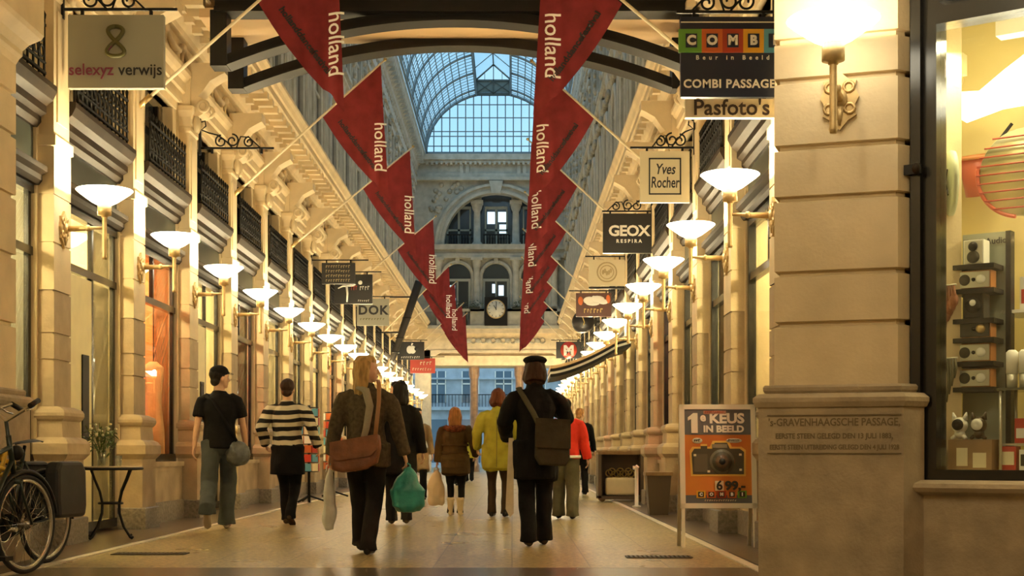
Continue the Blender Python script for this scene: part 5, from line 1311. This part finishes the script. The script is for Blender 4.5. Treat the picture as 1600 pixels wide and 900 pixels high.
def person(loc, rz, H, label, top=None, trousers=None, coat=None, hair=None, hat=None, feet=((-.1, .22, .0), (.1, -.22, .05)), hands=((-.30, .05, .80), (.30, .05, .80)), lean=.03, yaw=0.0, nod=0.0,
           shoes=None, leg_w=1.0, shoulder=.185, girth=1.0, sleeves='long', pattern=None, curl=.9, foot_pitch=(0, 0), boots=None):
    r = empty('person', loc, rz, label, 'person', 'people walking through the arcade'); s = H/1.75
    V = lambda x, y, z: Vector((x, y+lean*(z-.9), z))*1.0
    hipz = .90
    def mk(): return MB()
    hips = [Vector((-.088, 0, hipz)), Vector((.088, 0, hipz))]
    ankles = [Vector((f[0], f[1], f[2]+.085)) for f in feet]
    knees = []
    for i in (0, 1):
        k, b = ik(hips[i], ankles[i], .43, .42, (0.05*(-1, 1)[i], 1, 0)); knees.append(k); ankles[i] = b
    sh = [V(-shoulder, -.01, 1.41), V(shoulder, -.01, 1.41)]
    wr = [Vector(h) for h in hands]; el = []
    for i in (0, 1):
        e, b = ik(sh[i], wr[i], .285, .255, ((-1, 1)[i]*.35, -1, -.1)); el.append(e); wr[i] = b
    sc = Matrix.Scale(s, 4)
    neck = V(0, -.005, 1.455); chin = V(0, .0, 1.52)
    HM = Matrix.Translation(chin) @ Matrix.Rotation(yaw, 4, 'Z') @ Matrix.Rotation(nod, 4, 'X')
    # ---- body: one continuous skin surface
    m = mk(); m.M = sc
    rs = lambda L: [[Vector((x+rx*math.cos(2*PI*k/16), y+ry*math.sin(2*PI*k/16), z)) for k in range(16)] for x, y, z, rx, ry in L]
    yy = lambda z: lean*(z-.9)
    torso = [(0, yy(.86), .86, .12, .09), (0, yy(.95), .95, .14, .10), (0, yy(1.1), 1.1, .12, .085), (0, yy(1.28), 1.28, .145, .10), (0, yy(1.40), 1.40, .15, .085), (0, yy(1.45), 1.45, .08, .065), (0, yy(1.5), 1.5, .05, .055), (0, yy(1.55)+.0, 1.56, .05, .055)]
    m.rings(rs(torso))
    for i in (0, 1):
        m.tube([hips[i]+Vector((0, 0, .03)), hips[i].lerp(knees[i], .5), knees[i], knees[i].lerp(ankles[i], .35), ankles[i], ankles[i]+Vector((0, .03, -.05))], [.080, .062, .041, .043, .033, .034], 12)
        m.tube([V((-1, 1)[i]*.10, -.005, 1.39), sh[i]+Vector((0, 0, -.03)), sh[i].lerp(el[i], .5), el[i], el[i].lerp(wr[i], .3), wr[i]], [.05, .052, .043, .035, .037, .024], 12)
        # hand: palm, four fingers and a thumb
        d = (wr[i]-el[i]).normalized(); side = Vector(((-1, 1)[i], 0, 0)); nrm = (side-d*side.dot(d)).normalized(); wid = d.cross(nrm).normalized()
        if wid.y < 0: wid = -wid
        m.tube([wr[i]-d*.01, wr[i]+d*.03, wr[i]+d*.085], [(.020, .026), (.016, .040), (.014, .040)], 10, ref=nrm)
        for k, (o, L) in enumerate(((.030, .068), (.011, .076), (-.010, .070), (-.029, .055))):
            p = wr[i]+d*.08+wid*o; q = p+d*L*.45-nrm*.012*curl; e2 = q+d*L*.30-nrm*.022*curl; e3 = e2+d*L*.14-nrm*.024*curl
            m.tube([p, q, e2, e3], [.0092, .0088, .008, .0068], 7)
        p = wr[i]+d*.022+wid*.028; m.tube([p, p+wid*.026+d*.025-nrm*.012, p+wid*.030+d*.055-nrm*.022], [.012, .010, .008], 7)
    m.M = sc @ HM
    m.rings([[Vector((rx*math.cos(2*PI*k/18), y+ry*math.sin(2*PI*k/18), z)) for k in range(18)] for z, rx, ry, y in HR])
    m.tube([(0, .092, .125), (0, .108, .098), (0, .115, .082), (0, .095, .070)], [.010, .013, .016, .008], 8)     # nose
    m.ell((0, .086, .050), (.024, .012, .007), 10, 6); m.ell((0, .085, .040), (.020, .012, .007), 10, 6)           # lips
    for q in (-1, 1):
        m.ell((q*.032, .082, .132), (.024, .014, .008), 10, 6)                                                     # brow
        m.ell((q*.075, -.005, .098), (.010, .020, .033), 10, 7); m.ell((q*.040, .060, .075), (.022, .022, .018), 10, 6)
    m.M = sc @ Matrix.Translation((0, 0, 0)); m.tube([V(0, -.01, 1.45), HM @ Vector((0, -.01, .03)), HM @ Vector((0, -.01, .08))], [.055, .052, .05], 12)
    body = remeshed(m, 'body', SKIN, r, .0068*s, 3)
    lp = mk(); lp.M = sc @ HM; lp.ell((0, .0885, .0495), (.023, .0125, .0055), 12, 6); lp.ell((0, .0875, .040), (.019, .0125, .006), 12, 6); remeshed(lp, 'lips', LIPS, r, .003*s, 1)
    for q in (-1, 1):
        e = mk(); e.M = sc @ HM; e.ell((q*.031, .079, .112), (.013, .011, .009), 10, 7); eo = e.build('eye', EYEW, r)
        e = mk(); e.M = sc @ HM; e.ell((q*.031, .087, .112), (.006, .005, .006), 8, 6); e.build('iris', DARKWOOD, eo)
    # ---- trousers
    if trousers:
        m = mk(); m.M = sc
        m.rings(rs([(0, yy(.84), .80, .10, .08), (0, yy(.88), .86, .158*girth, .118*girth), (0, yy(.95), .95, .160*girth, .118*girth), (0, yy(1.04), 1.04, .145*girth, .105*girth)]))
        for i in (0, 1):
            a = ankles[i]; w_ = leg_w
            m.tube([hips[i]+Vector((0, 0, .04)), hips[i].lerp(knees[i], .4), knees[i], knees[i].lerp(a, .5), a+Vector((0, -.005, .02)), a+Vector((0, .0, -.045))], [.105*girth, .092*girth, .073*w_, .068*w_, .070*w_, .078*w_], 14)
        remeshed(m, 'trousers', trousers, r, .011*s, 2, .010, 11)
    # ---- shoes
    for i in (0, 1):
        m = mk(); a = ankles[i]; pt_ = foot_pitch[i]
        m.M = sc @ Matrix.Translation(a+Vector((0, 0, -.04))) @ Matrix.Rotation(pt_, 4, 'X')
        m.rings([[Vector((rx*math.cos(2*PI*k/12), y, -.045+max(-.0, zc+hz*math.sin(2*PI*k/12)))) for k in range(12)] for y, rx, zc, hz in ((-.075, .018, .030, .028), (-.06, .034, .035, .036), (-.01, .040, .045, .046), (.05, .040, .034, .036), (.11, .046, .026, .028), (.16, .040, .022, .022), (.185, .015, .016, .012))])
        m.tube([(0, -.015, -.02), (0, -.02, .06)], [.042, .044], 10)
        if boots: m.tube([(0, -.015, -.02), (0, -.02, .10), (0, -.02+.0, .22), (0, -.025, .235)], [.044, .05, .064, .066], 12)
        remeshed(m, 'boot' if boots else 'shoe', boots or shoes or BLACK, r, .008*s, 2)
    # ---- jacket, coat or shirt: one surface with its sleeves
    if coat:
        m = mk(); m.M = sc; g = girth
        hem = coat.get('hem', .78); fl = coat.get('flare', 1.0); sw_ = coat.get('sleeve', .06); cz = coat.get('swing', 0.0)
        L = []
        zs = [hem]
        while zs[-1] < .86: zs.append(min(.88, zs[-1]+.10))
        for z in zs:
            f = (.9-z)/.5; L.append((0, yy(z)-.0+cz*f, z, (.178+.05*f*fl)*g, (.132+.05*f*fl)*g))
        L = [L[0][:2]+(L[0][2]-.0,)+(L[0][3]*.97, L[0][4]*.97)]+L
        wst = coat.get('waist', 1.0)
        L += [(0, yy(1.0), 1.0, .168*g*wst, .125*g*wst), (0, yy(1.12), 1.12, .158*g*wst, .120*g*wst), (0, yy(1.26), 1.26, .182*g, .132*g), (0, yy(1.34), 1.34, .180*g, .122*g), (0, yy(1.40), 1.40, .150*g, .105*g), (0, yy(1.435), 1.435, .112*g, .09*g), (0, yy(1.47), 1.47, .082, .078), (0, yy(1.505), 1.515 if coat.get('collar') else 1.49, .074, .074)]
        m.rings(rs(L))
        if hem < .8:
            for i in (0, 1):
                q = max(.15, min(1.0, (hips[i].z-hem)/max(.05, hips[i].z-knees[i].z))); kq = hips[i].lerp(knees[i], q)
                if hem < knees[i].z: kq = knees[i].lerp(ankles[i], (knees[i].z-hem)/max(.05, knees[i].z-ankles[i].z))
                m.tube([hips[i]+Vector((0, 0, .08)), hips[i].lerp(knees[i], min(q, 1)*.5), hips[i].lerp(knees[i], min(q, 1)), kq] if hem < knees[i].z else [hips[i]+Vector((0, 0, .08)), hips[i].lerp(kq, .5), kq], [.12*g, .125*g, .125*g, .125*g][:4 if hem < knees[i].z else 3], 14)
        for i in (0, 1):
            c0 = V((-1, 1)[i]*.08, -.005, 1.385)
            if sleeves == 'long': pts = [c0, c0.lerp(sh[i], .55)+Vector((0, 0, .012)), sh[i]+Vector((0, 0, -.03)), sh[i].lerp(el[i], .3), sh[i].lerp(el[i], .6), el[i], el[i].lerp(wr[i], .5), wr[i]+(wr[i]-el[i]).normalized()*.012]; rr = [.05, .058, .062*g, .066*g, sw_*1.08, sw_*1.0, sw_*.95, sw_*.85]
            else: pts = [c0, c0.lerp(sh[i], .55)+Vector((0, 0, .012)), sh[i]+Vector((0, 0, -.03)), sh[i].lerp(el[i], .35), sh[i].lerp(el[i], .75)]; rr = [.05, .058, .062, .066, .072]
            m.tube(pts, rr, 12)
        remeshed(m, coat.get('name', 'coat'), coat['mat'], r, .011*s, 3, coat.get('wob', .012), 9)
        for nm, mt_, z0, z1, k in coat.get('bands', ()):
            m = mk(); m.M = sc; f0 = (.9-z0)/.5
            m.rings(rs([(0, yy(z0)+cz*f0, z0, (.178+.05*f0*fl)*g*k, (.132+.05*f0*fl)*g*k), (0, yy(z1)+cz*(.9-z1)/.5, z1, (.178+.05*(.9-z1)/.5*fl)*g*k, (.132+.05*(.9-z1)/.5*fl)*g*k)])); m.build(nm, mt_, r)
    if hair:
        kind, mt_ = hair; m = mk(); m.M = sc @ HM
        m.ell((0, -.024, .148), (.086, .096, .094), 18, 11); m.ell((0, .02, .185), (.072, .070, .052), 14, 8)
        if kind != 'short':
            end = {'bob': -.01, 'long': -.16, 'mid': -.07}[kind]
            m.tube([(0, -.035, .17), (0, -.045, .10), (0, -.055, .03), (0, -.065+.0, end*.5), (0, -.075, end)], [(.088, .085), (.098, .075), (.104, .064), (.102, .055), (.070, .035)], 18, ref=(1, 0, 0))
            for q in (-1, 1): m.tube([(q*.066, .005, .18), (q*.082, -.012, .10), (q*.088, -.02, .03), (q*.085, -.03, end*.6)], [.028, .028, .028, .015], 8)
        else:
            m.ell((0, -.055, .07), (.066, .052, .055), 14, 8)
        remeshed(m, 'hair', mt_, r, .008*s, 2, .010 if kind != 'short' else .005, 24)
    if hat:
        m = mk(); m.M = sc @ HM
        if hat[0] == 'cap':
            m.ell((0, -.008, .175), (.090, .108, .075), 18, 9); m.rings([[Vector((.075*math.cos(a), .085+.075*math.sin(a), .165-.02*math.sin(a)+dz)) for a in [PI*k/10 for k in range(11)]]+[Vector((0, .06, .165+dz))] for dz in (0, .008)])
        elif hat[0] == 'beret': m.ell((0, -.01, .205), (.115, .125, .045), 18, 9); m.lathe([(.088, .155), (.092, .17), (.09, .2)], (0, -.008, 0), 18)
        remeshed(m, 'hat', hat[1], r, .008*s, 2)
    P = {'s': s, 'sh': [x*s for x in sh], 'wr': [x*s for x in wr], 'el': [x*s for x in el], 'root': r, 'sc': sc, 'HM': HM, 'V': V, 'yy': yy, 'knees': knees, 'ankles': ankles}
    return r, P

def place(px, foot_y):
    Y = EYE*F/(foot_y-708); return Y, (px-800)*Y/F
def strap_ring(m, P, s0, h1, g=1.0):
    pass
def at_world(r, v):
    a = r.rotation_euler.z; return Vector((r.location.x+v.x*math.cos(a)-v.y*math.sin(a), r.location.y+v.x*math.sin(a)+v.y*math.cos(a), r.location.z+v.z))
DENIM = cloth('grey blue denim', (.06, .068, .066)); BLACKC = cloth('black cloth', (.006, .0055, .006), .8, .3); DARKC = cloth('dark charcoal cloth', (.013, .011, .010)); DBROWN = cloth('dark brown cloth', (.055, .035, .018))
KHAKI = cloth('grey brown tweed', (.085, .066, .04), .9, .35, 30); LIME = cloth('lime mustard cloth', (.36, .34, .045)); REDC = cloth('bright red fleece', (.58, .035, .02)); BROWNQ = cloth('brown quilted cloth', (.075, .045, .018)); BEIGE = cloth('beige cloth', (.30, .22, .12)); OLIVEC = cloth('grey olive cloth', (.10, .09, .055))
def hairm(n, c): return mat(n, c, .6, spec=.2, var=.35, scale=40, bump=.5, bscale=60, stretch=(1, 1, .15))
H_BLOND = hairm('dark blond hair', (.40, .25, .09)); H_BLACK = hairm('black hair', (.008, .006, .005)); H_BROWN = hairm('dark brown hair', (.04, .02, .012)); H_AUB = hairm('auburn hair', (.10, .028, .012)); H_GING = hairm('red blond hair', (.28, .12, .04)); H_LB = hairm('light ginger hair', (.42, .20, .07))
def striped():
    m = cloth('black and cream striped knit', (.5, .45, .34)); t = m.node_tree; b = t.nodes['Principled BSDF']
    c = t.nodes.new('ShaderNodeTexCoord'); w_ = t.nodes.new('ShaderNodeTexWave'); w_.wave_type = 'BANDS'; w_.bands_direction = 'Z'
    w_.inputs['Scale'].default_value = 3.0; w_.inputs['Distortion'].default_value = 2.6; w_.inputs['Detail'].default_value = 1.0; w_.inputs['Detail Scale'].default_value = 1.2
    r = t.nodes.new('ShaderNodeValToRGB'); r.color_ramp.interpolation = 'EASE'; r.color_ramp.elements[0].position = .42; r.color_ramp.elements[1].position = .52
    r.color_ramp.elements[0].color = (.016, .014, .013, 1); r.color_ramp.elements[1].color = (.50, .45, .34, 1)
    t.links.new(c.outputs['Object'], w_.inputs['Vector']); t.links.new(w_.outputs['Fac'], r.inputs['Fac']); t.links.new(r.outputs['Color'], b.inputs['Base Color']); return m

# 1 man in black T-shirt and cap
Y, X = place(343, 826)
p1, P1 = person((X, Y, .006), math.radians(8), 1.86, 'person in black T-shirt, cap and jeans walking away by the left wall', trousers=DENIM, coat={'mat': BLACKC, 'hem': .86, 'name': 't_shirt', 'flare': .3, 'wob': .008}, sleeves='short',
    hair=('short', H_BLACK), hat=('cap', BLACKC), feet=((-.10, -.42, .13), (.07, .06, 0)), foot_pitch=(-.9, 0), hands=((-.27, -.05, .84), (.27, .14, .90)), yaw=-1.05, leg_w=1.25, girth=1.06, shoes=mat('pale grey trainers', (.35, .30, .22), .6), lean=.04)
# waist bag on the right hip
b = at_world(p1, Vector((.215, -.06, .90)))
r = empty('shoulder_bag', b, math.radians(8), 'shiny grey black bag hanging at the right hip of the capped walker', 'bag')
m = MB(); m.ell((0, 0, -.04), (.15, .09, .15), 16, 10); remeshed(m, 'bag_body', mat('shiny grey nylon', (.09, .095, .10), .3, var=.5, scale=12, bump=.6, bscale=12), r, .012, 2, .02, 10)
m = MB(); m.tube([(-.02, -.02, .10), (-.10, -.05, .25), (-.28, -.08, .55), (-.36, -.02, .62)], [(.02, .006)]*4, 8); m.build('strap', BLACKC, r)
# 2 striped jumper
Y, X = place(449, 820)
p2, P2 = person((X, Y, .006), math.radians(-3), 1.76, 'person in black and cream striped jumper walking away near the left wall', trousers=BLACKC, coat={'mat': striped(), 'hem': .93, 'name': 'striped_jumper', 'flare': .4, 'sleeve': .072, 'wob': .02},
    hair=('short', H_BROWN), feet=((-.05, .20, 0), (.07, -.16, .04)), foot_pitch=(0, -.4), hands=((-.29, .10, .98), (.36, .02, .95)), girth=1.12, shoes=DBROWN, shoulder=.20, leg_w=.9)
m = MB(); m.M = P2['sc']
m.rings([[Vector((rx*math.cos(2*PI*k/20), ry*math.sin(2*PI*k/20), z)) for k in range(20)] for z, rx, ry in ((.60, .215, .165), (.7, .212, .165), (.85, .20, .155), (.97, .185, .14))])
remeshed(m, 'skirt_jacket', BLACKC, p2, .012, 2, .015, 9)
# 3 blonde woman with brown shoulder bag
Y, X = place(572, 866)
p3, P3 = person((X, Y, .006), math.radians(-4), 1.70, 'person with long blond hair, grey brown jacket and flared dark trousers in front', trousers=DARKC, coat={'mat': KHAKI, 'hem': .78, 'name': 'jacket', 'flare': .9, 'sleeve': .068, 'collar': 1, 'wob': .018},
    hair=('long', H_BLOND), feet=((-.10, .30, .0), (.04, -.12, .0)), hands=((-.33, .00, .83), (.36, .03, .80)), yaw=-1.2, girth=1.08, leg_w=1.05, shoulder=.195, shoes=BLACK)
m = MB(); m.M = P3['sc']; m.tube([(-.06, -.09, 1.47), (.02, -.13, 1.44), (.06, -.15, 1.30), (.03, -.165, 1.1), (-.01, -.18, .95)], [(.03, .012), (.035, .012), (.035, .010), (.03, .008), (.025, .006)], 8, ref=(1, 0, 0)); m.build('scarf', cloth('pale grey scarf', (.30, .27, .20)), p3)
b = at_world(p3, Vector((-.05, -.235, .87)))
r = empty('shoulder_bag', b, math.radians(-4), 'brown leather shoulder bag on the back of the blond walker', 'bag')
LEATH = mat('brown leather', (.20, .075, .03), .45, var=.3, scale=9, bump=.3)
m = MB(); m.rings([[(x*w_, y_, z*h_+ (.03*x/.2)) for x, z in ((-.2, .10), (-.21, 0), (-.19, -.12), (-.1, -.155), (.1, -.155), (.19, -.12), (.21, 0), (.2, .12), (0, .11))] for y_, w_, h_ in ((-.07, .9, .9), (-.05, 1, 1), (.045, 1, 1), (.06, .9, .9))]); remeshed(m, 'bag_body', LEATH, r, .011, 2, .012, 10)
m = MB(); m.rings([[(x, y_, z+.03*x/.2) for x, z in ((-.205, .115), (-.2, .0), (-.14, -.05), (.14, -.05), (.2, .0), (.205, .125))] for y_ in (-.088, -.076)]); m.build('flap', LEATH, r)
m = MB(); m.tube([(.17, -.02, .10), (.185, -.02, .25), (.20, .0, .42), (.185, .10, .585), (.16, .20, .62), (.16, .34, .50)], [(.018, .006)]*6, 8, ref=(1, 0, 0)); m.build('strap', mat('tan strap', (.32, .16, .06), .5), r)
hw_ = P3['wr']
def bagshape(name, hand, root, w_, h, d, mt_, label, ox=0.0, oy=0.0, extra=None):
    b = at_world(root, hand+Vector((ox, oy, -.10)))
    r = empty(name, b, root.rotation_euler.z, label, 'bag')
    m = MB(); m.tube([(0, 0, -.02), (0, 0, -.10), (0, 0, -.10-h*.4), (0, 0, -.10-h*.85), (0, 0, -.10-h)], [(.02, .015), (w_*.55, d*.6), (w_, d), (w_*.92, d*.95), (w_*.7, d*.6)], 16, ref=(1, 0, 0)); remeshed(m, 'bag_body', mt_, r, .011, 1, .022, 13)
    m = MB()
    for q in (-1, 1): m.tube([(q*.03, 0, -.06), (q*.02, 0, .0), (0, 0, .012), (-q*.005, .0, .012)], .007, 6)
    m.build('handles', mt_, r); return r
TEAL = mat('teal plastic bag', (.035, .30, .27), .35, var=.35, scale=6, bump=.8, bscale=9); WHITEB = mat('translucent white plastic', (.60, .60, .56), .4, var=.2, scale=8, bump=.6, bscale=10)
bagshape('carrier_bag', hw_[1], p3, .155, .30, .10, TEAL, 'teal green carrier bag in the right hand of the blond walker', .03)
bagshape('carrier_bag', hw_[0], p3, .06, .46, .05, WHITEB, 'narrow white plastic carrier bag in the left hand of the blond walker', -.01)
# 4 dark coat beside the blonde, facing her
Y, X = place(624, 820)
p4, P4 = person((X-.01, Y, .006), math.radians(6), 1.74, 'person in a long dark coat with black hair, partly behind the blond walker', trousers=DARKC, coat={'mat': BLACKC, 'hem': .62, 'name': 'coat', 'flare': .6, 'sleeve': .07}, hair=('mid', H_BLACK), feet=((-.08, .18, 0), (.09, -.16, .02)), hands=((-.28, .05, .82), (.30, .02, .84)), yaw=.9, girth=1.1, shoes=DBROWN)
# 5 man in beige coat coming towards us
p5, P5 = person((-1.76, 26.0, .006), PI+.2, 1.70, 'person in an open beige coat coming towards the camera in the middle distance', trousers=BLACKC, coat={'mat': BEIGE, 'hem': .55, 'name': 'coat', 'flare': .5}, hair=('short', H_BLACK), feet=((-.08, .18, 0), (.09, -.14, .02)), hands=((-.28, .05, .82), (.30, .1, .84)), yaw=.3, shoes=BLACK)
m = MB(); m.M = P5['sc']; m.rings([[Vector((x, .128+y_, z)) for x, z in ((-.07, .9), (.07, .9), (.06, 1.40), (-.06, 1.40))] for y_ in (0, .02)]); m.build('pale_shirt', CREAMT, p5)
# 6 girl in brown quilted jacket
Y, X = place(711, 806)
p6, P6 = person((X, Y, .006), math.radians(-4), 1.50, 'person with wavy red blond hair, brown quilted jacket and pale boots', trousers=BLACKC, coat={'mat': BROWNQ, 'hem': .68, 'name': 'quilted_jacket', 'flare': .5, 'sleeve': .075}, hair=('long', H_GING), feet=((-.075, .04, 0), (.085, .0, 0)), hands=((-.30, .05, .84), (.31, .16, .98)), girth=1.22, boots=mat('pale boots', (.55, .45, .28), .6), leg_w=.8, shoulder=.20)
m = MB(); m.M = P6['sc']
for z in (.78, .9, 1.02, 1.14): m.rings([[Vector((rx*math.cos(2*PI*k/24), P6['yy'](z)+ry*math.sin(2*PI*k/24), z+dz)) for k in range(24)] for dz, rx, ry in ((-.02, .215, .165), (0, .228, .175), (.02, .215, .165))], True, False)
m.build('quilting_bands', BROWNQ, p6)
m = MB(); m.M = P6['sc']; m.tube([(-.15, -.03, 1.42), (-.08, -.12, 1.40), (.08, -.12, 1.40), (.15, -.03, 1.42)], [.045, .055, .055, .045], 10); remeshed(m, 'fur_collar', cloth('auburn fur', (.16, .05, .025), .9, .4, 40, .9), p6, .011, 1, .02, 30)
bagshape('carrier_bag', P6['wr'][0], p6, .13, .42, .06, mat('cream paper bag', (.62, .50, .34), .6, var=.1), 'cream carrier bag with a red mark in the left hand of the quilted jacket walker', -.02)
# 7 lime coat
Y, X = place(778, 808)
p7, P7 = person((X, Y, .006), math.radians(-5), 1.74, 'person in a lime mustard coat with auburn bobbed hair', trousers=DBROWN, coat={'mat': LIME, 'hem': .66, 'name': 'coat', 'flare': .45, 'sleeve': .072, 'collar': 1, 'waist': 1.05}, hair=('bob', H_AUB), feet=((-.09, .06, 0), (.10, -.02, .0)), hands=((-.30, .14, .95), (.27, .12, .86)), girth=1.16, leg_w=.85, shoes=BLACK, shoulder=.19, nod=-.05)
m = MB(); m.M = P7['sc']; m.box(.06, .19, -.178, -.150, .98, 1.0); m.build('pocket_flap', LIME, p7)
m = MB(); m.M = P7['sc']; m.tube([(0, -.162, 1.36), (0, -.165, 1.1), (0, -.175, .9), (0, -.19, .68)], .004, 5); m.build('back_seam', OLIVEC, p7)
# 8 man in long black coat with messenger bag
Y, X = place(836, 853)
p8, P8 = person((X, Y, .006), math.radians(2), 1.76, 'person in a long black coat and dark hat with a bag, nearest in the middle', trousers=BLACKC, coat={'mat': BLACKC, 'hem': .62, 'name': 'coat', 'flare': .35, 'sleeve': .078, 'collar': 1, 'wob': .016}, hair=('bob', H_BROWN), hat=('beret', BLACKC), feet=((-.06, -.10, 0), (.09, .14, 0)), hands=((-.26, .22, 1.02), (.17, .30, 1.32)), girth=1.06, leg_w=1.1, shoes=DBROWN, shoulder=.19)
b = at_world(p8, Vector((.15, -.235, .98)))
r = empty('messenger_bag', b, math.radians(2), 'dark olive messenger bag on the back of the black coated walker', 'bag')
m = MB(); m.rings([[(x*w_, y_, z*h_-.05*x) for x, z in ((-.155, .19), (-.16, -.16), (-.12, -.23), (.12, -.23), (.16, -.16), (.155, .19))] for y_, w_, h_ in ((-.06, .93, .95), (-.045, 1, 1), (.05, 1, 1), (.065, .93, .95))]); BAGC = cloth('dark olive canvas', (.05, .042, .025)); remeshed(m, 'bag_body', BAGC, r, .011, 1, .01, 9)
m = MB(); m.rings([[(x, y_, z-.05*x) for x, z in ((-.162, .20), (-.162, -.07), (.162, -.07), (.162, .20))] for y_ in (-.078, -.064)]); m.build('flap', BAGC, r)
m = MB(); m.tube([(-.13, -.02, .15), (-.18, .02, .26), (-.26, .085, .40), (-.31, .16, .49), (-.30, .26, .50), (-.26, .36, .40)], [(.026, .007)]*6, 8, ref=(1, 0, 0)); m.build('strap', cloth('olive webbing', (.08, .075, .045)), r)
m = MB(); m.M = P8['sc']; m.rings([[Vector((x, y_, z)) for x, z in ((-.245, 1.0), (-.20, 1.0), (-.20, .30), (-.235, .26), (-.275, .34))] for y_ in (-.02, .01)]); m.build('pale_scarf', cloth('pale hanging cloth', (.60, .54, .42)), p8)
# 9 red jacket
Y, X = place(884, 811)
p9, P9 = person((X, Y, .006), math.radians(-4), 1.58, 'person in a bright red jacket with a white hem band and grey trousers', trousers=OLIVEC, coat={'mat': REDC, 'hem': .88, 'name': 'jacket', 'flare': .3, 'sleeve': .075, 'collar': 1, 'bands': (('white_hem_band', WHITE, .885, .925, 1.05),)}, hair=('short', H_BLACK), feet=((-.11, .10, 0), (.10, -.10, 0)), hands=((-.30, .10, .92), (.31, .06, .88)), girth=1.18, leg_w=1.35, shoulder=.20, shoes=DARKC)
# 10 black clothed ginger woman further away
Y, X = place(907, 773)
p10, P10 = person((X, Y, .006), .1, 1.80, 'person in black clothes with light ginger hair, beyond the red jacket', trousers=BLACKC, coat={'mat': BLACKC, 'hem': .75, 'name': 'coat', 'flare': .4}, hair=('short', H_LB), feet=((-.08, .06, 0), (.09, -.04, 0)), hands=((-.28, .02, .82), (.30, .08, .82)), yaw=-.8, girth=1.1)
# distant walkers
p11, P11 = person((-1.55, 37.5, .006), PI, 1.72, 'person in dark clothes far off, left of the lime coat, facing us', trousers=BLACKC, coat={'mat': DBROWN, 'hem': .7, 'name': 'coat'}, hair=('short', H_BROWN), feet=((-.08, .15, 0), (.09, -.12, .02)))
p12, P12 = person((-1.30, 42.0, .006), 0, 1.70, 'person in a pale yellow jacket far off beside the lime coat', trousers=BLACKC, coat={'mat': LIME, 'hem': .75, 'name': 'jacket'}, hair=('short', H_BROWN), feet=((-.08, .15, 0), (.09, -.12, .02)))

bpy.data.scenes.remove(WS)
